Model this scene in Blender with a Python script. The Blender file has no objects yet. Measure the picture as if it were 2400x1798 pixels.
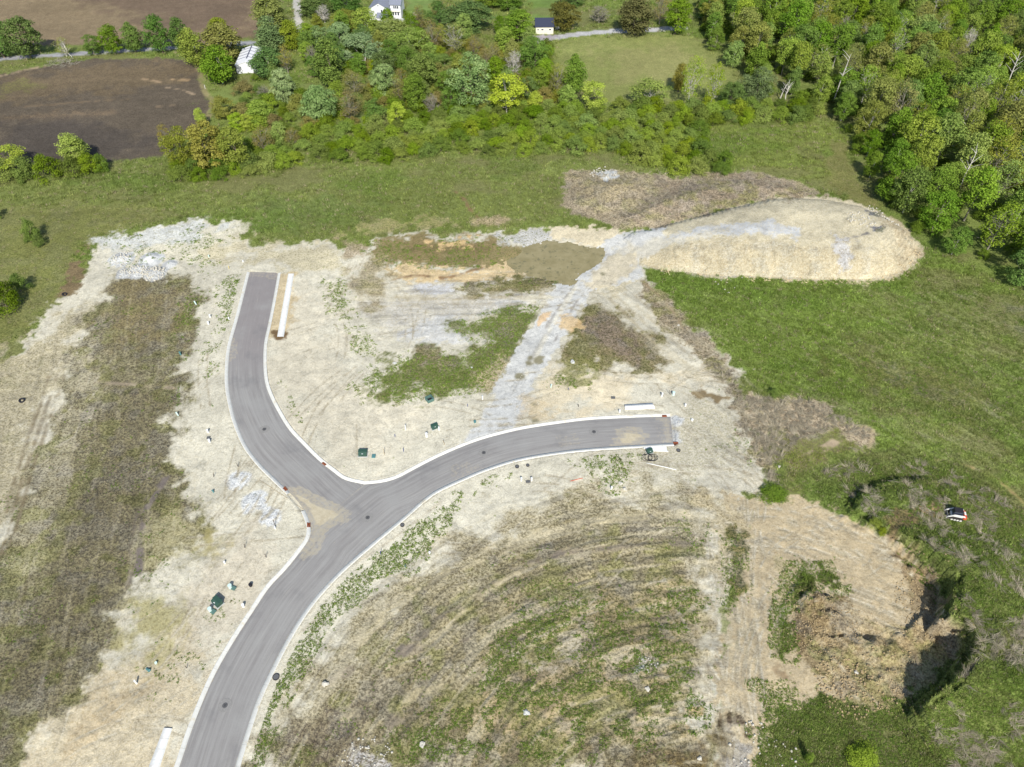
import bpy, math, random
import numpy as np
from mathutils import Vector
from mathutils.geometry import tessellate_polygon

random.seed(7)
rng = np.random.default_rng(7)
scene = bpy.context.scene
COL = scene.collection

# ------------------------------------------------------------------ camera, sky, sun
CAM_H = 115.0
PITCH = 45.0
FPX = 1726.0                       # focal length in pixels of the 2400 px wide photograph
cd = bpy.data.cameras.new("camera")
cam = bpy.data.objects.new("camera", cd)
COL.objects.link(cam)
cam.location = (0, 0, CAM_H)
cam.rotation_euler = (math.radians(90 - PITCH), 0, 0)
cd.sensor_width = 36.0
cd.lens = 36.0 * FPX / 2400.0
cd.clip_start = 1.0
cd.clip_end = 12000.0
scene.camera = cam

SUN_EL = 41.0
SHADOW_DIR = (-0.10, 1.0)          # the way shadows fall on the ground
sl = bpy.data.lights.new("sun", 'SUN')
sl.energy = 4.3
sl.angle = math.radians(0.5)
sl.color = (1.0, 0.975, 0.90)
so = bpy.data.objects.new("sun", sl)
COL.objects.link(so)
_h = Vector((SHADOW_DIR[0], SHADOW_DIR[1], 0)).normalized()
_d = Vector((_h.x * math.cos(math.radians(SUN_EL)), _h.y * math.cos(math.radians(SUN_EL)), -math.sin(math.radians(SUN_EL))))
so.rotation_euler = _d.to_track_quat('-Z', 'Y').to_euler()
so.location = (0, 0, 200)

w = bpy.data.worlds.new("World")
scene.world = w
w.use_nodes = True
nt = w.node_tree
nt.nodes.clear()
wo = nt.nodes.new('ShaderNodeOutputWorld')
bg = nt.nodes.new('ShaderNodeBackground')
sky = nt.nodes.new('ShaderNodeTexSky')
sky.sky_type = 'NISHITA'
sky.sun_disc = False
sky.sun_elevation = math.radians(SUN_EL)
sky.sun_rotation = math.atan2(-_h.x, -_h.y)
sky.air_density = 1.0
sky.dust_density = 0.8
bg.inputs['Strength'].default_value = 0.11
nt.links.new(sky.outputs['Color'], bg.inputs['Color'])
nt.links.new(bg.outputs['Background'], wo.inputs['Surface'])

scene.view_settings.view_transform = 'Standard'
scene.view_settings.look = 'None'
scene.view_settings.exposure = 0.42
scene.view_settings.gamma = 1.0

# ------------------------------------------------------------------ measuring
SP, CP = math.sin(math.radians(PITCH)), math.cos(math.radians(PITCH))

def gp(x, y, z=0.0):
    """where the ray through photo point (x, y) meets height z"""
    v = (y - 899.0) / FPX
    u = (x - 1200.0) / FPX
    t = (CAM_H - z) / (SP + v * CP)
    return (u * t, (CP - v * SP) * t)

def dist_at(y, z=0.0):
    v = (y - 899.0) / FPX
    return (CAM_H - z) / (SP + v * CP)

def poly(pts, z=0.0):
    return np.array([gp(x, y, z) for x, y in pts])

def hash2(ix, iy, seed):
    h = (ix.astype(np.int64) * 374761393 + iy.astype(np.int64) * 668265263 + seed * 1442695041) & 0xffffffff
    h = ((h ^ (h >> 13)) * 1274126177) & 0xffffffff
    h = (h ^ (h >> 16)) & 0xffffffff
    return h.astype(np.float64) / 4294967295.0

def vnoise(X, Y, seed=0):
    ix = np.floor(X); iy = np.floor(Y)
    fx = X - ix; fy = Y - iy
    fx = fx * fx * (3 - 2 * fx); fy = fy * fy * (3 - 2 * fy)
    a = hash2(ix, iy, seed); b = hash2(ix + 1, iy, seed)
    c = hash2(ix, iy + 1, seed); d = hash2(ix + 1, iy + 1, seed)
    return (a * (1 - fx) + b * fx) * (1 - fy) + (c * (1 - fx) + d * fx) * fy

def fbm(X, Y, scale, seed=0, octv=4, rot=0.0, stretch=1.0):
    """0..1 noise, feature size `scale` metres, optionally stretched along direction rot"""
    c, s = math.cos(rot), math.sin(rot)
    U = (X * c + Y * s) / (scale * stretch)
    V = (-X * s + Y * c) / scale
    out = 0; amp = 0.5; tot = 0
    for k in range(octv):
        out = out + amp * vnoise(U * 2 ** k + 17.3 * k, V * 2 ** k - 9.1 * k, seed + 31 * k)
        tot += amp; amp *= 0.55
    return out / tot

def sdist(X, Y, P, pad=40.0):
    """signed distance in metres, positive inside the polygon"""
    out = np.full(X.shape, -pad)
    m = (X > P[:, 0].min() - pad) & (X < P[:, 0].max() + pad) & (Y > P[:, 1].min() - pad) & (Y < P[:, 1].max() + pad)
    if not m.any():
        return out
    x = X[m]; y = Y[m]
    d2 = np.full(x.shape, 1e12)
    ins = np.zeros(x.shape, bool)
    n = len(P)
    for i in range(n):
        ax, ay = P[i]; bx, by = P[(i + 1) % n]
        ex, ey = bx - ax, by - ay
        L = ex * ex + ey * ey + 1e-12
        t = np.clip(((x - ax) * ex + (y - ay) * ey) / L, 0, 1)
        dx = x - ax - t * ex; dy = y - ay - t * ey
        d2 = np.minimum(d2, dx * dx + dy * dy)
        if abs(ey) > 1e-9:
            ins ^= ((ay > y) != (by > y)) & (x < (bx - ax) * (y - ay) / ey + ax)
    d = np.sqrt(d2)
    out[m] = np.where(ins, d, -d)
    return out

def ldist(X, Y, P, pad=12.0):
    """distance to a polyline"""
    out = np.full(X.shape, pad)
    m = (X > P[:, 0].min() - pad) & (X < P[:, 0].max() + pad) & (Y > P[:, 1].min() - pad) & (Y < P[:, 1].max() + pad)
    if not m.any():
        return out
    x = X[m]; y = Y[m]
    d2 = np.full(x.shape, pad * pad)
    for i in range(len(P) - 1):
        ax, ay = P[i]; bx, by = P[i + 1]
        ex, ey = bx - ax, by - ay
        L = ex * ex + ey * ey + 1e-12
        t = np.clip(((x - ax) * ex + (y - ay) * ey) / L, 0, 1)
        dx = x - ax - t * ex; dy = y - ay - t * ey
        d2 = np.minimum(d2, dx * dx + dy * dy)
    out[m] = np.sqrt(d2)
    return out

def sstep(a, b, x):
    t = np.clip((x - a) / (b - a), 0, 1)
    return t * t * (3 - 2 * t)

def smooth_line(P, step=1.0):
    """Catmull-Rom through points, resampled"""
    P = np.asarray(P, float)
    Q = np.vstack([2 * P[0] - P[1], P, 2 * P[-1] - P[-2]])
    out = []
    for i in range(1, len(Q) - 2):
        p0, p1, p2, p3 = Q[i - 1], Q[i], Q[i + 1], Q[i + 2]
        n = 8
        for k in range(n):
            t = k / n
            out.append(0.5 * ((2 * p1) + (-p0 + p2) * t + (2 * p0 - 5 * p1 + 4 * p2 - p3) * t * t + (-p0 + 3 * p1 - 3 * p2 + p3) * t ** 3))
    out.append(P[-1])
    out = np.array(out)
    seg = np.hypot(*(out[1:] - out[:-1]).T)
    s = np.concatenate([[0], np.cumsum(seg)])
    n = max(2, int(s[-1] / step) + 1)
    t = np.linspace(0, s[-1], n)
    return np.stack([np.interp(t, s, out[:, 0]), np.interp(t, s, out[:, 1])], 1)

# ------------------------------------------------------------------ road outline (photo points on the ground)
MAIN_L = [(400, 1850), (422, 1792), (442, 1730), (460, 1683), (482, 1629), (507, 1575), (536, 1524), (565, 1477), (594, 1433), (630, 1379), (670, 1336), (702, 1296), (722, 1268), (731, 1240)]
MAIN_R = [(540, 1850), (553, 1796), (565, 1756), (587, 1687), (608, 1629), (630, 1582), (659, 1524), (688, 1473), (724, 1419), (761, 1375), (800, 1335), (836, 1303), (883, 1263), (927, 1227), (959, 1200), (988, 1174), (1025, 1148), (1090, 1118), (1144, 1096), (1217, 1074), (1307, 1059), (1380, 1051), (1452, 1046), (1524, 1042), (1578, 1039)]
BR_L = [(585, 638), (572, 690), (558, 745), (541, 806), (535, 853), (535, 905), (543, 951), (554, 991), (576, 1042), (608, 1085), (645, 1122), (684, 1160), (712, 1195), (731, 1240)]
BR_R = [(652, 640), (641, 701), (630, 756), (620, 803), (618, 846), (621, 890), (632, 926), (652, 966), (677, 1006), (710, 1042), (746, 1078), (779, 1104), (808, 1124), (854, 1135)]
ISL = [(854, 1135), (894, 1131), (930, 1121), (963, 1104), (1017, 1076), (1075, 1050), (1126, 1031), (1180, 1016), (1235, 1004), (1307, 993), (1380, 984), (1452, 980), (1524, 977), (1571, 976)]
gl = lambda pts: smooth_line([gp(x, y) for x, y in pts], 1.0)
mainL, mainR, brL, brR, isl = gl(MAIN_L), gl(MAIN_R), gl(BR_L), gl(BR_R), gl(ISL)
road_outline = np.vstack([mainL, brL[::-1][1:], brR[1:], isl[1:], mainR[::-1]])

# raised or sunk ground
MOUND = [(1452, 560), (1500, 620), (1560, 640), (1640, 645), (1700, 650), (1780, 652), (1850, 653), (1980, 657), (2060, 654), (2120, 636), (2152, 600)]
MOUND_TOP = [(2140, 560), (2100, 520), (2030, 487), (1950, 470), (1880, 462), (1820, 465), (1740, 480), (1640, 510), (1560, 530), (1490, 545)]
def back_edge(pts, z, o):
    return poly(pts, z) + np.array(o)
mound_back = np.vstack([back_edge(MOUND_TOP[:2], 3.5, (4, 2)), back_edge(MOUND_TOP[2:4], 4.5, (3, 6)), back_edge(MOUND_TOP[4:7], 5.0, (0, 7)), back_edge(MOUND_TOP[7:], 2.0, (-1, 3))])
mound_poly = np.vstack([poly(MOUND), mound_back])
mound_front = poly(MOUND)
MD1 = [(1330, 478), (1325, 402), (1370, 396), (1420, 405), (1470, 400), (1520, 412), (1545, 440), (1520, 470), (1450, 500), (1390, 510)]
MD2 = [(1420, 500), (1500, 455), (1560, 430), (1640, 408), (1760, 402), (1860, 420), (1935, 455), (1860, 462), (1760, 472), (1640, 503), (1540, 530), (1460, 535)]
SPOIL = [(1985, 1150), (2030, 1108), (2090, 1085), (2200, 1080), (2330, 1130), (2440, 1200), (2500, 1300), (2520, 2100), (2330, 2100), (2240, 1800), (2160, 1690), (2135, 1650), (2150, 1612), (2205, 1578), (2258, 1500), (2252, 1482), (2215, 1468), (2158, 1462), (2202, 1418), (2212, 1350), (2165, 1300), (2110, 1262), (2050, 1215), (2000, 1185)]
spoil_poly = poly(SPOIL, 4.6)
HEAPR = [(1850, 1420), (1940, 1380), (2000, 1440), (2150, 1470), (2250, 1470), (2240, 1540), (2150, 1600), (2060, 1635), (1940, 1590), (1860, 1500)]
POND = [(1215, 612), (1240, 590), (1290, 573), (1345, 578), (1402, 590), (1395, 606), (1350, 632), (1325, 652), (1280, 640), (1235, 632)]
HAUL = [(1130, 1010), (1180, 905), (1240, 800), (1300, 700), (1350, 635), (1420, 590), (1500, 560)]
haul_line = smooth_line([gp(*p) for p in HAUL], 1.5)
heap_poly = poly(HEAPR); pond_poly = poly(POND)
md1_poly = poly(MD1, 1.0); md2_poly = poly(MD2, 1.5)
ARC_C = gp(1720, 2150)
pits = [((2030, 1485), 1.6, 1.0), ((1945, 1485), 1.0, 0.9), ((1968, 1487), 0.7, 0.8)]
piles = [((355, 608), 3.6, 1.0), ((398, 619), 2.0, .6), ((285, 608), 3.5, .9), ((325, 634), 3.2, .7), ((365, 640), 3.0, 1.0), ((296, 640), 2.4, .5),
         ((560, 1125), 2.2, .35), ((592, 1178), 2.3, .35), ((636, 1213), 2.0, .3), ((1583, 988), 1.5, .5), ((1581, 1018), 1.5, .4), ((1582, 1030), 1.2, .3),
         ((2150, 1210), 0.1, 0.0), ((1905, 1415), 4.5, 1.9), ((2040, 500), 3.5, .5), ((1990, 560), 3.0, .6), ((1420, 410), 4, .9), ((2085, 1185), 3.0, .8)]

def terrain(X, Y, fine=True):
    X = np.asarray(X, float); Y = np.asarray(Y, float)
    Z = (fbm(X, Y, 60, 3, 2) - 0.5) * 1.0
    micro = (fbm(X, Y, 5.0, 5, 4) - 0.5) * 0.4 + (fbm(X, Y, 1.1, 9, 3) - 0.5) * 0.20
    far = np.clip((Y - 170) / 60, 0, 1)
    # flatten near the road
    dr = sdist(X, Y, road_outline, 14.0)
    flat = sstep(-14, -2.0, dr)
    Z = Z * (1 - flat) + micro * (1 - 0.8 * flat)
    # fill mound
    d = sdist(X, Y, mound_poly, 14)
    H = 0.3 + 5.7 * sstep(18, 74, X)
    dn = d + (fbm(X, Y, 3.0, 41, 3) - .5) * 1.4
    rill = (fbm(X, Y * 0.12, .9, 43, 3) - 0.5) * 1.3 * sstep(0, 2, d) * (1 - sstep(6.5, 8.5, ldist(X, Y, mound_front, 20)))
    hm = H * np.tanh(np.maximum(dn, 0) * 0.85 / H) + rill * sstep(1.5, 3.5, H)
    hm = np.where(d > 0, hm, 0)
    top = sstep(0.8, 1.0, hm / np.maximum(H, .1))
    hm = hm + top * (fbm(X, Y, 7, 44, 3) - .5) * 0.9
    Z = np.where(d > 0, np.maximum(Z * 0.3, 0) + hm, Z)
    for P, h, s in ((md1_poly, 2.2, 61), (md2_poly, 2.0, 62)):
        d = sdist(X, Y, P, 10)
        k = h * sstep(0, 10, d) * (0.7 + 0.6 * fbm(X, Y, 5, s, 3)) + sstep(0, 2, d) * (fbm(X, Y, 1.6, s + 5, 3) - .5) * 0.9
        Z = Z + np.maximum(k, 0)
    # overgrown spoil bank round the dug-out
    d = sdist(X, Y, spoil_poly, 14)
    dn = d + (fbm(X, Y, 2.2, 51, 3) - .5) * 1.6
    lump = 0.75 + 0.5 * fbm(X, Y, 9, 52, 3)
    hs = 5.6 * sstep(36, 47, Y) * sstep(-0.2, 2.4, dn) * lump * (1 - 0.8 * sstep(76, 94, X)) * (1 - .45 * sstep(68, 76, Y)) * (1 - .6 * sstep(80, 92, Y))
    Z = Z + hs + sstep(-1, 1, d) * (fbm(X, Y, 2.0, 53, 3) - .5) * 0.9
    d = sdist(X, Y, heap_poly, 8)
    Z = Z + sstep(0, 2.5, d) * ((fbm(X, Y, 3.2, 71, 3) - .45) * 2.2 + (fbm(X, Y, .8, 72, 2) - .5) * .5)
    # gully along the dirt and tracks
    # lower field furrows
    d = sdist(X, Y, poly([(800, 1500), (1400, 1190), (1650, 1200), (1650, 1780), (700, 1780)]), 10)
    Z = Z + sstep(-4, 6, d) * (fbm(np.hypot(X - ARC_C[0], Y - ARC_C[1]), np.arctan2(Y - ARC_C[1], X - ARC_C[0]) * 60, 1.5, 81, 3, rot=math.pi / 2, stretch=7) - .5) * 0.8
    # pond basin
    d = sdist(X, Y, pond_poly, 8)
    basin = sstep(-5, 3, d + (fbm(X, Y, 4, 91, 3) - .5) * 3)
    Z = Z * (1 - basin) + (-1.0) * basin
    # haul ramp embankment
    d = ldist(X, Y, haul_line, 12)
    emb = 1 - sstep(4.5, 9, d)
    # piles
    for (c, r, h) in piles:
        cx, cy = gp(*c)
        q = np.hypot(X - cx, (Y - cy))
        q = q + (fbm(X, Y, 1.3, 101, 3) - .5) * r * 0.7
        Z = Z + h * (1 - sstep(0, r, q))
    for (c, r, h) in pits:
        cx, cy = gp(*c)
        Z = Z - h * (1 - sstep(r * .4, r, np.hypot(X - cx, Y - cy)))
    # road bed
    dr2 = dr
    bed = sstep(-1.6, -0.9, dr2)
    Z = Z * (1 - bed) + (0.05) * bed
    bed = sstep(-0.75, -0.55, dr2)
    Z = Z * (1 - bed) + (-0.25) * bed
    return Z

def tz(x, y):
    return float(terrain(np.array([x]), np.array([y]))[0])

def place(px, py):
    """world point of the ground seen at photo point (px, py)"""
    z = 0.0
    for _ in range(4):
        x, y = gp(px, py, z)
        z = tz(x, y)
    return Vector((x, y, z))

# ------------------------------------------------------------------ materials
def lin(c):
    c = np.asarray(c, float) / 255.0
    return np.where(c <= 0.04045, c / 12.92, ((c + 0.055) / 1.055) ** 2.4)

ALB = 0.78
def alb(r, g, b, k=1.0):
    return lin((r, g, b)) * ALB * k

def new_mat(name, rough=0.9, spec=0.2):
    m = bpy.data.materials.new(name)
    m.use_nodes = True
    b = m.node_tree.nodes['Principled BSDF']
    b.inputs['Roughness'].default_value = rough
    b.inputs['Specular IOR Level'].default_value = spec
    return m, m.node_tree, b

def N(nt, t, **kw):
    n = nt.nodes.new(t)
    for k, v in kw.items():
        setattr(n, k, v)
    return n

def mixc(nt, a, b, f, blend='MIX'):
    n = nt.nodes.new('ShaderNodeMix')
    n.data_type = 'RGBA'; n.blend_type = blend
    for sock, v in ((n.inputs[6], a), (n.inputs[7], b), (n.inputs[0], f)):
        if isinstance(v, bpy.types.NodeSocket):
            nt.links.new(v, sock)
        elif isinstance(v, (int, float)):
            sock.default_value = v
        else:
            sock.default_value = tuple(v) + (1.0,) if len(v) == 3 else tuple(v)
    return n.outputs[2]

def mathn(nt, op, a, b=0.0, clamp=False):
    n = nt.nodes.new('ShaderNodeMath'); n.operation = op; n.use_clamp = clamp
    for s, v in ((n.inputs[0], a), (n.inputs[1], b)):
        if isinstance(v, bpy.types.NodeSocket): nt.links.new(v, s)
        else: s.default_value = v
    return n.outputs[0]

def noise(nt, scale, detail=3.0, rough=0.6, vec=None):
    n = nt.nodes.new('ShaderNodeTexNoise')
    n.inputs['Scale'].default_value = scale
    n.inputs['Detail'].default_value = detail
    n.inputs['Roughness'].default_value = rough
    if vec is not None: nt.links.new(vec, n.inputs['Vector'])
    return n.outputs['Fac']

def maprange(nt, v, a, b, c=0.0, d=1.0):
    n = nt.nodes.new('ShaderNodeMapRange')
    nt.links.new(v, n.inputs[0])
    for i, x in zip((1, 2, 3, 4), (a, b, c, d)):
        if isinstance(x, bpy.types.NodeSocket): nt.links.new(x, n.inputs[i])
        else: n.inputs[i].default_value = x
    return n.outputs[0]

def ground_material():
    m, nt, b = new_mat('soil_and_turf', 0.95, 0.1)
    geo = N(nt, 'ShaderNodeNewGeometry').outputs['Position']
    a1 = N(nt, 'ShaderNodeAttribute', attribute_name='tone').outputs['Color']
    a2 = N(nt, 'ShaderNodeAttribute', attribute_name='fleck').outputs['Color']
    cov = N(nt, 'ShaderNodeAttribute', attribute_name='cover').outputs['Fac']
    amt = N(nt, 'ShaderNodeAttribute', attribute_name='grit').outputs['Fac']
    n1 = noise(nt, 2.2, 5.0, 0.72, geo)
    thr = maprange(nt, cov, 0.0, 1.0, 0.72, 0.30)
    f = maprange(nt, n1, mathn(nt, 'SUBTRACT', thr, 0.05), mathn(nt, 'ADD', thr, 0.05))
    c = mixc(nt, a1, a2, f)
    n2 = noise(nt, 0.35, 4.0, 0.6, geo)
    n3 = noise(nt, 3.6, 4.0, 0.8, geo)
    n4 = noise(nt, 0.95, 4.0, 0.7, geo)
    v = mathn(nt, 'ADD', maprange(nt, n2, 0.3, 0.7, 0.88, 1.12), mathn(nt, 'MULTIPLY', maprange(nt, n3, 0.3, 0.7, -1.0, 1.0), mathn(nt, 'MULTIPLY', amt, 0.42)))
    v = mathn(nt, 'ADD', v, mathn(nt, 'MULTIPLY', maprange(nt, n4, 0.3, 0.7, -1.0, 1.0), mathn(nt, 'MULTIPLY', amt, 0.20)))
    # thin run-off lines and pebbles on pale bare soil
    bw = N(nt, 'ShaderNodeRGBToBW'); nt.links.new(a1, bw.inputs[0])
    bare = maprange(nt, bw.outputs[0], 0.22, 0.38)
    wv = N(nt, 'ShaderNodeTexNoise'); wv.inputs['Scale'].default_value = 0.45; wv.inputs['Detail'].default_value = 4.0
    nt.links.new(geo, wv.inputs['Vector'])
    wa = N(nt, 'ShaderNodeVectorMath', operation='MULTIPLY_ADD'); nt.links.new(wv.outputs['Color'], wa.inputs[0])
    wa.inputs[1].default_value = (3.0, 3.0, 0.0); nt.links.new(geo, wa.inputs[2])
    l1 = mathn(nt, 'ABSOLUTE', mathn(nt, 'SUBTRACT', noise(nt, 0.30, 3.0, 0.6, wa.outputs[0]), 0.5))
    l2 = mathn(nt, 'ABSOLUTE', mathn(nt, 'SUBTRACT', noise(nt, 0.85, 2.0, 0.6, wa.outputs[0]), 0.47))
    dk = mathn(nt, 'ADD', maprange(nt, l1, 0.0, 0.022, 0.20, 0.0), maprange(nt, l2, 0.0, 0.03, 0.13, 0.0))
    dk = mathn(nt, 'ADD', dk, maprange(nt, noise(nt, 2.6, 2.0, 0.5, geo), 0.70, 0.78, 0.0, 0.35))
    v = mathn(nt, 'MULTIPLY', v, mathn(nt, 'SUBTRACT', 1.0, mathn(nt, 'MULTIPLY', dk, bare)))
    vv = N(nt, 'ShaderNodeCombineColor')
    for i in range(3): nt.links.new(v, vv.inputs[i])
    c = mixc(nt, c, vv.outputs[0], 1.0, 'MULTIPLY')
    nt.links.new(c, b.inputs['Base Color'])
    bp = N(nt, 'ShaderNodeBump')
    bp.inputs['Distance'].default_value = 0.4
    nt.links.new(mathn(nt, 'ADD', mathn(nt, 'MULTIPLY', n1, 1.0), mathn(nt, 'MULTIPLY', n3, 0.6)), bp.inputs['Height'])
    nt.links.new(mathn(nt, 'MULTIPLY', amt, 0.9), bp.inputs['Strength'])
    nt.links.new(bp.outputs['Normal'], b.inputs['Normal'])
    return m

GROUND_MAT = ground_material()

def simple_mat(name, col, rough=0.8, spec=0.3, var=0.12, scale=6.0, bump=0.0, metal=0.0):
    m, nt, b = new_mat(name, rough, spec)
    tc = N(nt, 'ShaderNodeTexCoord').outputs['Object']
    n = noise(nt, scale, 4.0, 0.65, tc)
    c = mixc(nt, tuple(x * (1 - var) for x in col), tuple(min(1, x * (1 + var)) for x in col), maprange(nt, n, 0.3, 0.7))
    nt.links.new(c, b.inputs['Base Color'])
    b.inputs['Metallic'].default_value = metal
    if bump:
        bp = N(nt, 'ShaderNodeBump'); bp.inputs['Strength'].default_value = bump; bp.inputs['Distance'].default_value = 0.05
        nt.links.new(n, bp.inputs['Height']); nt.links.new(bp.outputs['Normal'], b.inputs['Normal'])
    return m

# ------------------------------------------------------------------ what covers the ground, traced region by region
SAND = (220, 213, 192); SAND2 = (204, 195, 170)
MEAD = (134, 144, 80); MEAD2 = (108, 122, 60)

L = []   # polygon, tone, fleck, cover, grit, edge softness m, edge noise m, strength
def R(pts, a, b, cover=.5, grit=.5, soft=1.5, wob=3.0, k=1.0, nz=5.0):
    L.append(('p', poly(pts), a, b, cover, grit, soft, wob, k, nz))
def S(pts, width, a, b=None, cover=.4, grit=.4, k=1.0, wob=.5):
    L.append(('s', smooth_line(poly(pts), 2.0), a, b if b else a, cover, grit, width, wob, k, 3.0))

# far tilled field and near tilled field
R([(-400, -60), (606, -60), (604, 86), (480, 100), (300, 108), (150, 104), (0, 118), (-400, 150)], (150, 133, 104), (132, 114, 90), .5, .3, 1.0, 1.0)
R([(200, 0), (606, -60), (604, 86), (520, 90), (380, 60)], (122, 104, 88), (108, 90, 76), .5, .3, 20, 6, .8)
S([(-100, 146), (60, 134), (150, 128), (210, 124), (330, 117), (440, 110), (530, 104)], 3.6, (170, 168, 172))
S([(520, 104), (570, 101), (640, 104)], 4.5, (165, 165, 170))
R([(-400, 200), (0, 176), (110, 156), (150, 146), (230, 138), (330, 136), (436, 137), (462, 160), (470, 190), (492, 225), (502, 245), (480, 300), (430, 330), (392, 360), (370, 366), (270, 378), (180, 395), (-100, 420), (-400, 440)], (112, 101, 86), (94, 84, 72), .5, .45, 1.2, 1.0)
R([(0, 185), (150, 165), (330, 145), (450, 150), (470, 180), (300, 215), (150, 225), (0, 235)], (130, 114, 88), (110, 95, 76), .5, .4, 10, 8, .8)
R([(-20, 200), (60, 190), (130, 195), (60, 215), (-20, 220)], (128, 126, 76), (112, 98, 78), .5, .4, 3, 6, .8)
R([(0, 270), (180, 262), (250, 268), (160, 275), (0, 284)], (136, 118, 94), (110, 95, 80), .5, .4, 4, 4, .9)
R([(0, 285), (200, 280), (270, 310), (380, 330), (300, 370), (100, 400), (0, 400)], (92, 84, 76), (80, 73, 67), .5, .5, 8, 6, .85)
S([(330, 185), (375, 192)], 1.6, (170, 146, 116)); S([(405, 186), (440, 188)], 1.8, (172, 146, 112)); S([(390, 205), (430, 212), (455, 222)], 0.7, (165, 145, 120))
S([(0, 178), (60, 164), (110, 155)], 2.0, (170, 150, 124)); S([(60, 250), (160, 242), (300, 232)], 1.6, (122, 106, 86))
S([(370, 250), (405, 248)], 1.8, (140, 122, 100)); S([(465, 160), (480, 215), (500, 240), (480, 290)], 2.0, (150, 140, 100))
# far drive, lawns, upper meadow
R([(682, -40), (698, -40), (706, 30), (712, 75), (700, 78), (690, 40)], (205, 200, 190), (190, 184, 170), .4, .3, .8, .5)
R([(940, -60), (1030, -60), (1010, 35), (985, 45), (950, 30)], (128, 148, 82), (118, 140, 74), .5, .15, 2, 2)
R([(1240, -20), (1300, -30), (1290, 60), (1240, 60)], (120, 142, 74), (108, 130, 66), .5, .15, 2, 2)
R([(1290, 95), (1400, 90), (1560, 80), (1640, 95), (1700, 130), (1735, 160), (1730, 200), (1600, 240), (1450, 240), (1350, 220), (1290, 160)], (150, 152, 92), (124, 134, 72), .5, .4, 4, 4)
R([(1400, 120), (1540, 100), (1660, 140), (1600, 180), (1450, 190)], (166, 158, 108), (142, 140, 88), .5, .4, 12, 8, .6)
S([(1235, 92), (1290, 90), (1340, 82), (1400, 76), (1452, 73), (1520, 70), (1600, 66)], 4.4, (200, 198, 198))
R([(1230, 80), (1300, 82), (1310, 92), (1275, 96), (1235, 98)], (180, 172, 176), (170, 165, 168), .4, .2, 1, 1)
R([(500, 195), (720, 190), (900, 230), (900, 300), (700, 320), (560, 280), (490, 240)], (130, 142, 80), (114, 126, 66), .5, .4, 5, 5)
# near meadow on the far side of the site
R([(-300, 420), (250, 385), (800, 385), (1400, 370), (1600, 410), (1300, 500), (900, 560), (560, 560), (400, 520), (200, 560), (-300, 900)], (132, 140, 80), (112, 122, 64), .5, .55, 5, 5)
R([(-300, 500), (180, 470), (380, 500), (200, 570), (190, 700), (60, 780), (-300, 1000)], (138, 138, 82), (116, 122, 66), .5, .6, 6, 6)
R([(560, 470), (800, 450), (900, 500), (760, 545), (600, 540)], (124, 136, 80), (104, 120, 60), .5, .5, 8, 6, .8)
R([(1640, 280), (1900, 270), (2010, 330), (2060, 480), (1900, 430), (1740, 400), (1700, 340)], (132, 144, 72), (118, 126, 66), .5, .55, 4, 4)
R([(1970, 340), (2060, 450), (2080, 520), (1990, 470), (1930, 430)], (140, 128, 88), (112, 116, 60), .5, .55, 4, 4, .7)
# big right meadow
R([(1510, 640), (1700, 640), (2150, 600), (2450, 640), (2450, 1200), (2300, 1090), (2060, 1060), (1990, 960), (1800, 930), (1660, 820), (1540, 680)], (132, 150, 72), (112, 130, 56), .5, .7, 3, 3)
R([(2050, 700), (2300, 650), (2450, 800), (2450, 1100), (2200, 1050), (2000, 850)], (140, 144, 88), (116, 128, 62), .5, .7, 18, 10, .7)
R([(2250, 680), (2420, 700), (2450, 840), (2330, 800)], (140, 136, 92), (108, 118, 58), .5, .7, 8, 8, .6)
R([(1900, 800), (2200, 860), (2300, 950), (2000, 880)], (122, 116, 66), (96, 104, 48), .6, .7, 8, 8, .6)

# graded site
R([(205, 655), (215, 585), (250, 560), (320, 540), (390, 525), (470, 515), (545, 525), (565, 560), (620, 572), (760, 570), (830, 588), (880, 560), (960, 545), (1100, 550), (1200, 540), (1300, 535), (1400, 535), (1500, 560), (1520, 650), (1545, 700), (1610, 760), (1680, 820), (1740, 870), (1745, 940), (1770, 1000), (1800, 1080), (1830, 1130), (1760, 1170), (1720, 1300), (1700, 1900), (-100, 1900), (-200, 1000), (0, 860), (60, 790), (130, 700), (180, 668)], SAND, SAND2, .35, .35, 1.2, 3.5)
# cooler grey and warmer patches of sand
R([(600, 760), (700, 640), (780, 680), (800, 800), (840, 880), (1000, 960), (900, 1060), (800, 1100), (700, 1020), (640, 940)], (226, 216, 192), (214, 202, 176), .35, .3, 8, 6, .8)
R([(840, 700), (1000, 680), (1180, 650), (1300, 680), (1180, 740), (1000, 760), (900, 790)], (216, 210, 196), (202, 192, 170), .4, .4, 4, 5)
R([(1270, 830), (1400, 870), (1640, 900), (1700, 900), (1600, 860), (1500, 880), (1420, 950), (1240, 970)], (228, 214, 184), (214, 198, 164), .35, .3, 4, 4)
R([(1600, 950), (1720, 960), (1760, 1100), (1600, 1150), (1480, 1130), (1450, 1070)], (214, 206, 184), (188, 180, 150), .45, .5, 5, 4)
R([(600, 1240), (520, 1300), (420, 1400), (420, 1480), (500, 1500), (600, 1400), (660, 1320)], (220, 208, 184), (204, 190, 164), .35, .3, 6, 5, .7)
R([(80, 1640), (200, 1600), (330, 1500), (420, 1500), (480, 1600), (420, 1740), (380, 1900), (-50, 1900)], (216, 202, 172), (200, 184, 150), .4, .45, 6, 5)
R([(230, 1600), (330, 1600), (300, 1700), (180, 1740)], (206, 186, 150), (186, 164, 126), .4, .45, 5, 4, .7)
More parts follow.
